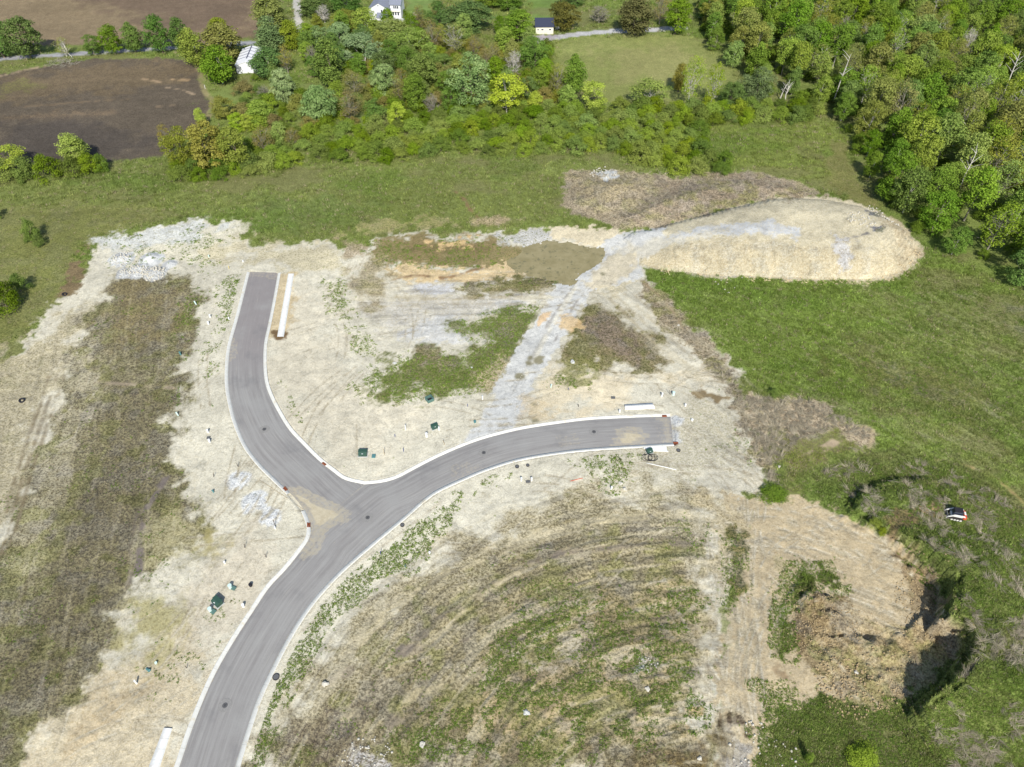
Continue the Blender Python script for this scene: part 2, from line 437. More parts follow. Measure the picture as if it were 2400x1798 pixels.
# top left corner: trampled verge, brown track
R([(185, 590), (205, 575), (190, 640), (170, 700), (130, 700), (150, 650)], (140, 122, 90), (122, 106, 80), .5, .5, 1.2, 2)
R([(300, 560), (450, 520), (560, 530), (550, 590), (430, 620), (300, 600)], (222, 214, 190), (140, 140, 80), .25, .5, 3, 4, .8)
R([(230, 560), (330, 540), (400, 525), (470, 517), (520, 530), (440, 560), (330, 570), (260, 600)], (215, 214, 206), (190, 186, 160), .35, .6, 3, 4)
R([(470, 590), (560, 560), (700, 580), (790, 590), (830, 640), (700, 640), (560, 600), (460, 620)], (214, 202, 168), (150, 140, 96), .35, .5, 3, 5, .8)
R([(-60, 870), (60, 800), (130, 740), (190, 720), (240, 690), (260, 720), (180, 820), (120, 980), (60, 1120), (-60, 1300)], (192, 180, 148), (164, 152, 114), .45, .7, 5, 6, .85)
# dry brown-olive block left of the street
DRY = [(275, 655), (330, 640), (440, 655), (475, 690), (450, 760), (430, 830), (412, 900), (400, 980), (410, 1060), (440, 1120), (480, 1190), (500, 1240), (440, 1290), (380, 1330), (330, 1350), (290, 1400), (270, 1500), (230, 1560), (180, 1640), (100, 1700), (40, 1798), (-60, 1900), (-200, 1500), (30, 1250), (90, 1080), (130, 950), (170, 830), (200, 740)]
R(DRY, (156, 148, 114), (122, 114, 90), .5, .8, 2.5, 4)
R([(300, 900), (400, 900), (405, 1060), (450, 1180), (380, 1300), (290, 1400), (240, 1500), (120, 1640), (0, 1720), (-60, 1600), (80, 1400), (150, 1200), (200, 1000)], (145, 136, 104), (113, 105, 86), .5, .85, 6, 5)
R([(280, 670), (420, 680), (400, 800), (250, 820), (220, 760)], (150, 136, 96), (118, 106, 80), .5, .6, 6, 6, .8)
R([(205, 780), (250, 770), (220, 880), (170, 1010), (150, 1130), (110, 1260), (60, 1400), (20, 1500), (-20, 1450), (50, 1300), (100, 1150), (140, 990)], (196, 186, 158), (150, 138, 108), .4, .7, 4, 5, .6)
for off in (0, 16, 34):
    S([(150 - off, 880), (110 - off, 1000), (70 - off, 1120), (30 - off, 1260), (-30 - off, 1420)], .8, (122, 108, 84), k=.7)
S([(225, 895), (330, 903), (410, 910)], .9, (178, 160, 138), k=.7); S([(240, 870), (380, 885)], .6, (160, 146, 124), k=.5)
R([(300, 1420), (330, 1400), (385, 1405), (400, 1450), (375, 1520), (330, 1545), (285, 1530)], (186, 177, 128), (160, 150, 104), .4, .4, 5, 4, .9)
R([(375, 1200), (430, 1170), (490, 1220), (480, 1290), (400, 1330), (340, 1315), (350, 1240)], (184, 175, 136), (150, 141, 100), .45, .5, 5, 4, .9)
R([(370, 1145), (440, 1160), (480, 1240), (430, 1180), (380, 1180)], (140, 134, 84), (110, 106, 66), .5, .6, 2, 2, .7)
R([(490, 1255), (540, 1255), (520, 1290), (490, 1290)], (160, 148, 96), (182, 170, 124), .4, .3, 3, 2.5, .7)
S([(390, 1120), (345, 1190), (330, 1260), (325, 1340)], 1.3, (126, 116, 108)); S([(360, 1140), (318, 1220), (300, 1370)], .8, (120, 110, 100), k=.8)
# muddy flat with the pond
R([(860, 590), (900, 560), (1000, 552), (1120, 556), (1230, 572), (1290, 575), (1230, 620), (1180, 640), (1050, 636), (960, 622), (880, 615)], (150, 134, 96), (120, 122, 72), .42, .5, 2, 3)
R([(940, 570), (1080, 558), (1150, 570), (1100, 600), (960, 610)], (146, 126, 90), (130, 112, 80), .5, .5, 3, 3, .6)
R([(1008, 568), (1060, 560), (1110, 558), (1100, 578), (1030, 586)], (226, 196, 144), (206, 172, 120), .4, .4, 1, 2)
R([(905, 628), (960, 622), (1090, 632), (1190, 618), (1270, 642), (1200, 660), (1080, 668), (960, 656)], (226, 202, 158), (208, 180, 134), .4, .4, 1, 2)
R([(1170, 545), (1290, 538), (1300, 560), (1250, 580), (1180, 570)], (205, 202, 196), (150, 146, 110), .4, .5, 1.5, 2.5)
R([(1290, 535), (1400, 530), (1460, 545), (1440, 580), (1410, 592), (1350, 575), (1300, 555)], (232, 218, 186), (214, 194, 158), .3, .4, 1, 2)
S([(920, 656), (980, 645), (1040, 652), (1085, 640), (1130, 628)], 1.0, (150, 122, 90))
R([(1030, 672), (1150, 660), (1230, 645), (1330, 648), (1325, 672), (1230, 690), (1080, 690)], (152, 140, 104), (118, 116, 70), .5, .7, 2, 3)
R([(980, 670), (1070, 662), (1060, 685), (990, 685)], (214, 212, 210), (196, 192, 180), .4, .4, 1.5, 2)
R([(820, 610), (900, 600), (920, 660), (900, 740), (850, 700)], (176, 160, 124), (140, 130, 96), .5, .7, 4, 4, .85)
S([(860, 690), (980, 700), (1120, 700), (1280, 690)], 1.1, (186, 172, 140), k=.7); S([(900, 720), (1050, 712), (1200, 712)], 1.0, (176, 164, 136), k=.6)
R([(940, 770), (990, 750), (1100, 735), (1200, 705), (1290, 690), (1290, 708), (1200, 730), (1060, 765), (1130, 800), (1000, 805), (940, 795)], (214, 212, 206), (202, 196, 182), .35, .35, 2, 3)
# green ground in the wedge
G1 = [(930, 840), (990, 815), (1090, 830), (1130, 800), (1060, 760), (1150, 735), (1290, 705), (1275, 760), (1225, 830), (1170, 880), (1130, 915), (1000, 925), (900, 930), (850, 900)]
R(G1, (120, 122, 66), (92, 108, 42), .5, .7, 3, 4, .9)
R([(970, 820), (1040, 830), (1080, 850), (1040, 860), (980, 840)], (156, 140, 116), (120, 112, 84), .5, .7, 2, 3, .8)
R([(1160, 760), (1230, 765), (1220, 800), (1150, 800)], (160, 146, 122), (124, 118, 90), .5, .7, 2, 3, .7)
R([(1100, 870), (1180, 830), (1200, 850), (1160, 900), (1120, 920)], (196, 182, 146), (150, 136, 96), .4, .6, 2, 3)
R([(1355, 735), (1400, 715), (1450, 722), (1490, 770), (1540, 800), (1600, 855), (1540, 870), (1440, 868), (1380, 856), (1300, 850), (1320, 790)], (152, 138, 106), (120, 116, 74), .5, .75, 3, 4)
R([(1370, 760), (1430, 740), (1480, 790), (1500, 840), (1430, 840)], (150, 132, 118), (116, 104, 88), .5, .8, 4, 4, .7)
R([(1320, 840), (1380, 850), (1400, 880), (1330, 900), (1290, 880)], (150, 146, 92), (110, 118, 56), .45, .7, 2, 3, .8)
for k in range(5):
    S([(1420 + 22 * k, 690), (1500 + 24 * k, 770), (1580 + 26 * k, 850)], .8, (190, 174, 140), k=.5)
# straw bands on the right edge of the site
R([(1512, 655), (1560, 700), (1610, 760), (1680, 820), (1730, 880), (1760, 960), (1800, 1060), (1842, 1150), (1800, 1158), (1745, 1010), (1690, 900), (1640, 835), (1560, 765), (1505, 690)], (178, 162, 136), (140, 128, 98), .5, .8, 1.6, 2.5)
R([(1738, 918), (1800, 932), (1900, 930), (1972, 948), (1962, 985), (2036, 995), (2050, 1035), (2000, 1060), (1960, 1010), (1880, 1040), (1800, 1080), (1760, 1010)], (204, 186, 156), (168, 150, 122), .5, .8, 1.5, 3)
R([(1810, 1010), (1880, 1040), (1950, 1000), (1980, 1040), (2030, 1060), (1960, 1090), (1850, 1150), (1830, 1120)], (130, 136, 70), (160, 146, 116), .4, .7, 2, 3)
S([(1890, 1068), (1930, 1050), (1968, 1030)], 1.6, (186, 166, 138)); S([(1950, 985), (2000, 1000), (2045, 1005), (2040, 1040), (2030, 1062)], 1.0, (196, 176, 140))
S([(2200, 1080), (2260, 1090), (2330, 1120), (2400, 1180), (2440, 1220)], .8, (172, 150, 104))
S([(1500, 655), (1540, 690), (1580, 735), (1600, 770)], .9, (160, 140, 108))
# wet patch and rills by the end of the street
R([(1625, 918), (1650, 908), (1690, 925), (1720, 932), (1670, 942), (1650, 935)], (150, 132, 100), (140, 122, 92), .5, .3, .8, 1.2)
# olive lower field
LOW = [(1690, 1180), (1560, 1150), (1400, 1160), (1250, 1195), (1100, 1245), (1000, 1305), (900, 1395), (800, 1490), (720, 1590), (650, 1710), (590, 1900), (1690, 1900), (1650, 1700), (1670, 1500), (1655, 1400), (1690, 1280)]
R(LOW, (194, 182, 150), (152, 140, 106), .5, .7, 6, 6)
R([(1640, 1240), (1500, 1210), (1350, 1230), (1180, 1300), (1060, 1370), (960, 1470), (880, 1560), (760, 1660), (700, 1798), (680, 1900), (1680, 1900), (1650, 1700), (1660, 1500)], (172, 160, 126), (130, 120, 90), .5, .75, 7, 7)
R([(600, 1798), (640, 1710), (760, 1690), (840, 1720), (900, 1790), (900, 1900), (580, 1900)], (156, 144, 116), (122, 110, 94), .5, .8, 5, 5)
for i, (x0, y0, x1, y1, x2, y2) in enumerate([(830, 1520, 1000, 1370, 1300, 1250), (900, 1560, 1080, 1420, 1330, 1290), (1020, 1500, 1120, 1400, 1250, 1320), (760, 1600, 900, 1540, 1100, 1500), (800, 1680, 1000, 1620, 1180, 1560), (880, 1700, 1100, 1640, 1330, 1600), (1100, 1300, 1300, 1240, 1600, 1200), (1200, 1330, 1380, 1290, 1640, 1270), (1340, 1640, 1500, 1600, 1640, 1540)]):
    S([(x0, y0), (x1, y1), (x2, y2)], 1.2, (134, 122, 112) if i % 2 else (204, 190, 154), k=.55, wob=1.2)
R([(1150, 1480), (1300, 1420), (1460, 1380), (1640, 1370), (1660, 1500), (1640, 1700), (1500, 1760), (1300, 1780), (950, 1800), (980, 1700), (1120, 1620)], (172, 156, 118), (114, 114, 66), .45, .8, 5, 8, .85)
R([(1140, 1660), (1200, 1640), (1260, 1600), (1420, 1620), (1560, 1640), (1560, 1700), (1400, 1700), (1250, 1720), (1150, 1700)], (196, 172, 134), (128, 124, 72), .45, .6, 4, 6, .6)
R([(1250, 1500), (1350, 1490), (1330, 1540), (1240, 1545)], (216, 206, 184), (180, 166, 132), .4, .5, 2, 3, .6)
R([(830, 1770), (880, 1775), (920, 1798), (900, 1850), (830, 1850)], (214, 208, 200), (150, 140, 120), .45, .7, 1.5, 2, .9)
R([(1500, 1540), (1530, 1550), (1520, 1570), (1500, 1565)], (205, 205, 205), (170, 165, 150), .4, .5, 1, 1.5)
R([(1120, 1820), (1380, 1760), (1600, 1770), (1660, 1740), (1660, 1900), (1100, 1900)], (150, 134, 100), (108, 96, 68), .5, .8, 3, 4)
# dirt works on the lower right
R([(1830, 1100), (2000, 1070), (2120, 1060), (2250, 1080), (2450, 1220), (2500, 1900), (1740, 1900), (1770, 1760), (1850, 1640), (2000, 1500), (2000, 1200)], (130, 140, 78), (108, 118, 62), .5, .9, 2.5, 4)
DIRT = [(1690, 1160), (1790, 1165), (1880, 1172), (1960, 1195), (2020, 1230), (2080, 1258), (2140, 1295), (2185, 1345), (2212, 1390), (2200, 1425), (2165, 1450), (2222, 1455), (2252, 1480), (2246, 1520), (2205, 1580), (2140, 1618), (2100, 1640), (2060, 1646), (1980, 1636), (1920, 1622), (1860, 1650), (1800, 1700), (1775, 1760), (1770, 1900), (1650, 1900), (1690, 1700), (1665, 1600), (1690, 1450), (1735, 1350), (1745, 1240), (1700, 1200)]
R(DIRT, (205, 187, 153), (190, 170, 134), .4, .38, .9, 2)
R([(1650, 1160), (1740, 1200), (1745, 1240), (1700, 1450), (1660, 1600), (1700, 1740), (1640, 1740), (1640, 1500), (1660, 1300)], (206, 190, 154), (160, 144, 104), .4, .6, 3, 3, .8)
R([(1700, 1235), (1745, 1250), (1742, 1310), (1730, 1420), (1712, 1440), (1715, 1330)], (150, 138, 92), (92, 104, 52), .5, .8, 1, 1.5)
R([(1855, 1440), (1880, 1400), (1940, 1382), (1985, 1400), (1990, 1440), (2080, 1450), (2225, 1462), (2252, 1490), (2245, 1525), (2205, 1580), (2140, 1618), (2060, 1646), (1980, 1632), (1960, 1600), (1900, 1570), (1852, 1500)], (180, 160, 122), (158, 138, 102), .5, .8, 1.5, 2)
R([(1855, 1440), (1880, 1400), (1940, 1382), (1985, 1405), (1970, 1455), (1900, 1470), (1880, 1520), (1850, 1500)], (158, 138, 102), (134, 114, 82), .5, .9, 1, 1.5)
R([(2120, 1300), (2190, 1345), (2215, 1400), (2150, 1455), (2120, 1430), (2140, 1360)], (166, 146, 112), (146, 126, 96), .5, .6, 1, 1.5)
R([(2130, 1280), (2180, 1335), (2150, 1350), (2110, 1320)], (166, 144, 110), (146, 124, 94), .5, .6, 1.5, 1.5)
R([(1990, 1440), (2120, 1430), (2140, 1500), (2080, 1560), (1980, 1560)], (198, 181, 146), (180, 162, 126), .5, .6, 4, 3, .8)
R([(1872, 1345), (1940, 1335), (1985, 1385), (1920, 1378), (1870, 1405), (1848, 1460), (1860, 1532), (1828, 1542), (1822, 1470), (1848, 1390)], (104, 122, 52), (84, 98, 44), .5, .9, .8, 1.5)
R([(1830, 1320), (1870, 1318), (1860, 1400), (1835, 1450), (1825, 1520), (1812, 1500), (1825, 1400)], (196, 180, 140), (130, 130, 80), .4, .6, 1, 1.5, .8)
R([(1815, 1555), (1850, 1570), (1845, 1592), (1818, 1590)], (168, 146, 114), (160, 140, 110), .4, .3, .7, 1)
R([(1690, 1700), (1720, 1695), (1720, 1740), (1750, 1760), (1735, 1850), (1690, 1850), (1685, 1760)], (182, 176, 166), (160, 152, 140), .5, .5, 1.2, 1.5)
R([(1700, 1680), (1730, 1690), (1725, 1710), (1695, 1705)], (104, 88, 68), (90, 76, 60), .5, .6, 1, 1)
R([(1740, 1700), (1760, 1705), (1755, 1730), (1738, 1725)], (110, 92, 72), (96, 80, 62), .5, .6, .8, 1)
R([(1605, 1645), (1660, 1650), (1665, 1690), (1610, 1700)], (206, 180, 134), (180, 154, 110), .5, .6, 1, 1.5)
R([(1660, 1740), (1690, 1740), (1670, 1900), (1600, 1900), (1600, 1800)], (128, 110, 66), (104, 88, 56), .5, .6, 2, 2, .8)
R([(2160, 1172), (2205, 1160), (2200, 1215), (2160, 1205)], (176, 144, 98), (150, 120, 82), .5, .8, .8, 1.2)
R([(2100, 1195), (2150, 1180), (2160, 1215), (2120, 1235), (2095, 1260), (2080, 1240)], (150, 124, 92), (124, 112, 80), .5, .7, 1, 1.5, .8)
# fill mound and haul road
R([(1450, 560), (1500, 545), (1560, 525), (1640, 505), (1740, 478), (1820, 460), (1900, 458), (1990, 470), (2060, 495), (2120, 530), (2160, 580), (2162, 606), (2130, 636), (2070, 656), (1980, 659), (1850, 655), (1780, 653), (1700, 650), (1640, 645), (1560, 636), (1510, 622), (1490, 660), (1440, 700), (1400, 640)], (216, 205, 176), (204, 190, 156), .4, .5, .7, 1.0)
R([(1500, 575), (1600, 560), (1740, 566), (1900, 575), (2050, 590), (2150, 590), (2150, 620), (2080, 652), (1980, 656), (1850, 652), (1640, 640), (1520, 620)], (208, 196, 166), (196, 180, 146), .5, .55, 2, 2, .9)
for x in (1620, 1700, 1775, 1830, 1905, 2020):
    R([(x, 575), (x + 14 + x % 17, 575), (x + 20 + x % 11, 650), (x - 4, 650)], (206, 201, 184), (196, 186, 160), .4, .7, 2.5, 2.5, .45)
R([(1430, 560), (1540, 560), (1640, 530), (1740, 515), (1810, 515), (1875, 540), (1868, 568), (1850, 552), (1760, 545), (1660, 552), (1560, 580), (1500, 600), (1420, 612)], (206, 206, 204), (216, 206, 182), .35, .3, 1.5, 2.5)
R([(1950, 545), (1990, 560), (1995, 640), (1965, 645), (1958, 590)], (206, 204, 202), (188, 180, 166), .4, .6, 1, 1.5, .9)
S([(1960, 560), (2000, 556), (2040, 545), (2070, 535)], .7, (120, 118, 118), wob=.8)
R([(2035, 495), (2070, 498), (2060, 508), (2038, 505)], (150, 150, 152), (120, 120, 124), .5, .7, .6, 1)
R([(2045, 532), (2080, 528), (2070, 544), (2050, 545)], (140, 140, 144), (112, 112, 118), .5, .7, .6, 1)
R([(2060, 500), (2110, 530), (2150, 590), (2120, 630), (2090, 560)], (206, 190, 158), (180, 160, 126), .5, .6, 3, 2, .7)
R([(1095, 1030), (1130, 970), (1165, 905), (1200, 840), (1240, 770), (1290, 690), (1320, 652), (1350, 630), (1380, 600), (1420, 560), (1470, 545), (1560, 530), (1540, 580), (1500, 600), (1505, 650), (1450, 670), (1405, 668), (1370, 710), (1340, 760), (1300, 830), (1265, 880), (1240, 930), (1215, 1000), (1150, 1030)], (219, 217, 210), (209, 208, 203), .35, .35, .5, 1.2)
R([(1375, 640), (1420, 600), (1480, 590), (1500, 620), (1450, 660), (1400, 680), (1360, 680)], (220, 206, 174), (210, 194, 160), .4, .4, 1.5, 2, .8)
R([(1430, 580), (1560, 560), (1700, 530), (1650, 560), (1540, 590), (1440, 610)], (218, 208, 182), (208, 196, 166), .4, .3, 2.5, 2.5, .6)
R([(1315, 745), (1340, 740), (1360, 760), (1330, 775), (1310, 765)], (232, 200, 146), (220, 184, 130), .4, .4, 1, 1.5, .8)
R([(1260, 740), (1285, 735), (1280, 755), (1262, 762)], (232, 196, 146), (214, 176, 124), .4, .4, .8, 1, .8)
R([(1110, 1030), (1140, 985), (1180, 930), (1245, 930), (1215, 1000), (1160, 1035)], (216, 215, 210), (206, 205, 200), .4, .35, 2, 2, .8)
S([(1275, 775), (1330, 690), (1390, 615), (1440, 590)], .45, (168, 160, 150), k=.75); S([(1300, 800), (1350, 710), (1400, 660)], .35, (158, 152, 146), k=.75)
S([(1230, 880), (1290, 770), (1350, 670)], 1.2, (236, 228, 206), k=.7); S([(1180, 960), (1240, 850), (1300, 740)], .4, (180, 176, 168), k=.6)
for (x, y, r) in ((1262, 845, 1.3), (1269, 838, .8), (1240, 851, .9), (1243, 840, .7), (1218, 882, 1.1), (1413, 642, .6), (1250, 948, .7), (1253, 985, .8)):
    L.append(('c', np.array(gp(x, y)), (150, 144, 118), (140, 134, 110), .4, .1, r, .5, 1.0, 1.0))
R([(1235, 935), (1300, 960), (1320, 985), (1220, 1005)], (226, 206, 168), (206, 184, 146), .4, .5, 2, 2, .7)
# dead brush mounds behind the fill
R([(1322, 480), (1325, 400), (1372, 394), (1420, 403), (1470, 398), (1530, 410), (1600, 415), (1650, 405), (1780, 403), (1880, 425), (1938, 458), (1820, 463), (1740, 480), (1640, 506), (1540, 532), (1460, 538), (1400, 520), (1340, 500)], (190, 174, 146), (158, 144, 116), .5, .9, 1.2, 2.5)
R([(1560, 420), (1760, 408), (1900, 445), (1760, 470), (1600, 500), (1500, 510)], (178, 160, 138), (146, 132, 108), .5, .9, 5, 4, .8)
R([(1330, 405), (1380, 402), (1420, 425), (1470, 405), (1480, 440), (1400, 470), (1340, 440)], (192, 176, 140), (160, 146, 112), .5, .9, 2, 3, .8)
R([(1390, 402), (1440, 402), (1460, 415), (1420, 424)], (204, 206, 204), (176, 172, 160), .4, .6, .8, 1)
R([(1110, 515), (1160, 505), (1185, 515), (1160, 525), (1105, 525)], (190, 168, 138), (150, 140, 100), .5, .8, 1.5, 2)
R([(780, 545), (900, 525), (1000, 515), (1110, 517), (1090, 524), (900, 536), (800, 560)], (176, 164, 116), (130, 134, 76), .45, .6, 2, 4, .8)
R([(800, 560), (880, 575), (850, 600), (810, 600)], (196, 176, 148), (160, 146, 112), .5, .7, 1.5, 2, .8)
S([(1068, 450), (1088, 468), (1100, 490), (1120, 510)], 1.0, (140, 112, 84), k=.8)
R([(600, 780), (640, 650), (665, 640), (690, 640), (690, 760), (670, 800), (640, 800)], (216, 196, 156), (200, 176, 134), .4, .4, 1.5, 1.5, .8)
L.append(('c', np.array(gp(657, 786)), (122, 100, 72), (112, 92, 66), .4, .2, 1.7, .6, 1.0, 1.0))
L.append(('c', np.array(gp(647, 779)), (122, 100, 72), (112, 92, 66), .4, .2, 1.0, .5, 1.0, 1.0))
# concrete washout and stone piles
for (x, y, r, c) in ((355, 608, 3.4, 214), (398, 619, 2.0, 208), (285, 608, 3.4, 216), (325, 636, 3.2, 216), (365, 641, 3.2, 206), (296, 640, 2.6, 212), (560, 1125, 2.3, 232), (570, 1115, 1.4, 236), (592, 1178, 2.6, 228), (636, 1213, 2.2, 234), (648, 1206, 1.4, 236), (1583, 988, 1.6, 226), (1579, 1018, 1.5, 214), (1580, 1031, 1.2, 220)):
    L.append(('c', np.array(gp(x, y)), (c, c, c - 4), (c - 20, c - 20, c - 18), .35, .25 if y in (608, 619) and x > 300 else .8, r, .5 if y in (608, 619) and x > 300 else 1.1, 1.0, 1.2))
for k in range(7):
    S([(600, 1120 + 9 * k + (0 if k < 3 else 40)), (660, 1128 + 10 * k + (0 if k < 3 else 34)), (712, 1140 + 11 * k + (0 if k < 3 else 26))], .28, (150, 138, 110) if k % 2 else (236, 226, 200), k=.6, wob=.2)
# wheel tracks of trucks and graders over the bare soil
_tr = random.Random(12)
for zone, n_, hd in (([(600, 660), (1000, 1080)], 13, 1.3), ([(880, 880), (1200, 1090)], 7, .2), ([(430, 640), (560, 1250)], 9, 1.5), ([(420, 1250), (640, 1500)], 8, .9), ([(100, 1500), (440, 1790)], 10, .9),
                     ([(1260, 860), (1640, 960)], 8, .1), ([(1480, 900), (1780, 1140)], 9, -.8), ([(1200, 1070), (1650, 1160)], 7, .15), ([(1700, 1180), (2120, 1420)], 34, -.4), ([(1680, 1250), (1800, 1780)], 26, 1.5), ([(60, 760), (220, 1200)], 6, 1.2), ([(860, 640), (1300, 800)], 8, 0.1), ([(1500, 540), (2000, 600)], 5, .1), ([(800, 1250), (1600, 1700)], 14, .5)):
    for _ in range(n_):
        x0, y0 = gp(_tr.uniform(zone[0][0], zone[1][0]), _tr.uniform(zone[0][1], zone[1][1]))
        h0 = hd + _tr.gauss(0, .35); cv = _tr.gauss(0, .03); P = []
        x, y = x0, y0
        for k in range(int(_tr.uniform(8, 22))):
            P.append((x, y, h0)); x += 1.3 * math.cos(h0); y += 1.3 * math.sin(h0); h0 += cv + _tr.gauss(0, .02)
        P = np.array(P)
        for sd_ in (-1, 1):
            Q = P[:, :2] + sd_ * .95 * np.stack([-np.sin(P[:, 2]), np.cos(P[:, 2])], 1)
            L.append(('s', Q, (178, 165, 138), (164, 152, 126), .4, .6, .36, .25, .7, 1.2))
            L.append(('s', Q + .3, (232, 224, 202), (222, 212, 190), .4, .5, .22, .2, .45, 1.2))

STREAKS = [
 (poly([(640, 1798), (700, 1600), (850, 1420), (1000, 1290), (1200, 1190), (1450, 1130), (1700, 1150), (1700, 1900), (600, 1900)]), 'arc', gp(1720, 2150), 1.0),
 (poly([(-100, 1798), (-100, 900), (200, 700), (440, 650), (480, 700), (400, 1000), (480, 1200), (280, 1500), (100, 1800)]), 'lin', math.atan2(gp(215, 760)[1] - gp(70, 1350)[1], gp(215, 760)[0] - gp(70, 1350)[0]), .42),
 (poly([(820, 640), (1320, 640), (1280, 720), (900, 790), (820, 720)]), 'lin', .05, .8),
 (poly([(1700, 1160), (2000, 1200), (2100, 1300), (2100, 1440), (1750, 1340)]), 'lin', -.5, .18),
 (poly([(1560, 690), (2150, 660), (2420, 700), (2420, 1120), (2100, 1050), (1800, 900)]), 'lin', -.75, .22),
 (poly([(1660, 1350), (1800, 1350), (1790, 1900), (1640, 1900)]), 'lin', 1.45, .6),
 (poly([(1450, 640), (1600, 760), (1760, 900), (1800, 1100), (1700, 1150), (1600, 900), (1480, 780), (1400, 700)]), 'lin', -.95, .8)]
TONES = []
def cover(X, Y, Z):
    """albedo pair, coverage and grit for every ground point"""
    PX = X * CAM_H / (CAM_H - Z); PY = Y * CAM_H / (CAM_H - Z)
    n = len(X)
    A = np.tile(alb(*MEAD), (n, 1)); B = np.tile(alb(*MEAD2), (n, 1))
    C = np.full(n, .5); G = np.full(n, .5)
    order = np.argsort(PY); SY = PY[order]
    for kind, P, a, b, cv, gr, soft, wob, k, nz in L:
        pad = 4 if kind == 'c' else (3 if kind == 's' else soft * 1.9 + wob + 2)
        P2 = P.reshape(-1, 2)
        i0, i1 = np.searchsorted(SY, [P2[:, 1].min() - pad - soft * (kind != 'p'), P2[:, 1].max() + pad + soft * (kind != 'p')])
        ix = order[i0:i1]
        if len(ix) == 0: continue
        qx = PX[ix]
        sel = (qx > P2[:, 0].min() - pad - soft) & (qx < P2[:, 0].max() + pad + soft)
        ix = ix[sel]
        if len(ix) == 0: continue
        x, y = PX[ix], PY[ix]
        if kind == 'c':
            d = soft - np.hypot(x - P[0], y - P[1]); soft_ = .35
            near = d > -3
        elif kind == 's':
            d = soft * 0.5 - ldist(x, y, P, 10.0); soft_ = min(.4, soft * .5)
            near = d > -2.5
        else:
            d = sdist(x, y, P, 18 + soft * 2 + wob); soft_ = soft * .5; wob = wob * .8 + soft * .6
            near = d > -(soft * 1.9 + wob + 1)
        if not near.any():
            continue
        ix = ix[near]; x, y, dd = x[near], y[near], d[near]
        nn = (fbm(x, y, nz, int(nz * 7) + 11, 5) - .5) * 2.0 * wob
        if kind == 'p': nn = nn + (fbm(x, y, 1.3, 79, 3) - .5) * 2.4 * min(wob, 1.8)
        mk = sstep(-soft_, soft_, dd + nn) * k
        if kind == 's' and soft < 3: mk = mk * sstep(.30, .58, fbm(x, y, 2.0, 77, 3))
        if nz == 1.2 and kind == 's': mk = mk * sstep(.55, .95, A[ix].sum(1))
        a_ = alb(*a); b_ = alb(*b)
        A[ix] += (a_ - A[ix]) * mk[:, None]
        B[ix] += (b_ - B[ix]) * mk[:, None]
        C[ix] += (cv - C[ix]) * mk
        G[ix] += (gr - G[ix]) * mk
    for P, ty, par, k in STREAKS:
        d = sdist(PX, PY, P, 12)
        near = d > -6
        if not near.any(): continue
        x, y = PX[near], PY[near]
        if ty == 'arc':
            cx, cy = par
            wx = x + 5 * (fbm(x, y, 18, 401, 2) - .5); wy = y + 5 * (fbm(x, y, 18, 402, 2) - .5)
            r = np.hypot(wx - cx, wy - cy); an = np.arctan2(wy - cy, wx - cx)
            s1 = fbm(r, an * 60, .55, 403, 4, rot=math.pi / 2, stretch=14); s2 = fbm(r, an * 60, 1.6, 405, 4, rot=math.pi / 2, stretch=7)
        else:
            wx = x + 3 * (fbm(x, y, 15, 404, 2) - .5)
            s1 = fbm(wx, y, .5, 406, 4, rot=par, stretch=16); s2 = fbm(wx, y, 1.7, 407, 4, rot=par, stretch=8)
        m = sstep(-5, 3, d[near] + 6 * (fbm(x, y, 6, 408, 3) - .5)) * k
        s = s1 * .5 + s2 * .5
        hi = sstep(.53, .66, s) * m; lo = sstep(.47, .36, s) * m
        for arr in (A, B):
            arr[near] += (alb(206, 194, 164) - arr[near]) * (hi * .6)[:, None]
            arr[near] *= (1 - .20 * lo)[:, None]
            arr[near] += (alb(140, 132, 118) - arr[near]) * (lo * .25)[:, None]
    # broad natural variation
    v = 0.80 + 0.40 * fbm(PX, PY, 14, 201, 5, stretch=1.5)
    v2 = 0.90 + 0.20 * fbm(PX, PY, 2.2, 202, 3)
    A *= (v * v2)[:, None]; B *= (v * v2)[:, None]
    # faint wheel and grader marks on bare soil
    dryv = sstep(.5, .75, G) * sstep(1.12, 1.0, A[:, 1] / A[:, 0]) * sstep(1.15, .75, A.sum(1))
    q1 = sstep(.50, .64, fbm(PX, PY, 3.2, 221, 4)) * dryv * .34
    q2 = sstep(.50, .64, fbm(PX, PY, 3.8, 222, 4)) * dryv * .55
    ls = (A.sum(1) / alb(148, 138, 120).sum())[:, None]
    A += (alb(152, 146, 136)[None] * ls - A) * q1[:, None]; B += (alb(122, 116, 108)[None] * ls - B) * q1[:, None]
    A += (alb(136, 134, 82)[None] * ls - A) * q2[:, None]; B += (alb(108, 110, 58)[None] * ls - B) * q2[:, None]
    grn = sstep(1.02, 1.12, A[:, 1] / A[:, 0])
    q3 = sstep(.52, .68, fbm(PX, PY, 9, 231, 5, stretch=1.8)) * grn * .55
    q4 = sstep(.52, .66, fbm(PX, PY, 12, 232, 5, stretch=1.8)) * grn * .45
    A += (alb(134, 128, 88)[None] - A) * q3[:, None]; B += (alb(112, 108, 70)[None] - B) * q3[:, None]
    A += (alb(112, 138, 58)[None] - A) * q4[:, None]; B += (alb(84, 108, 38)[None] - B) * q4[:, None]
    B *= (1 - .22 * sstep(.4, .8, G))[:, None]
    A *= (1 + .06 * sstep(.4, .8, G))[:, None]
    lum = A.sum(1)
    bare = sstep(0.9, 1.3, lum)
    rl = fbm(PX + 6 * fbm(PX, PY, 12, 211, 2), PY, 1.0, 212, 3, rot=0.5, stretch=7)
    rl2 = fbm(PX, PY + 8 * fbm(PX, PY, 9, 213, 2), .8, 214, 3, rot=-0.3, stretch=8)
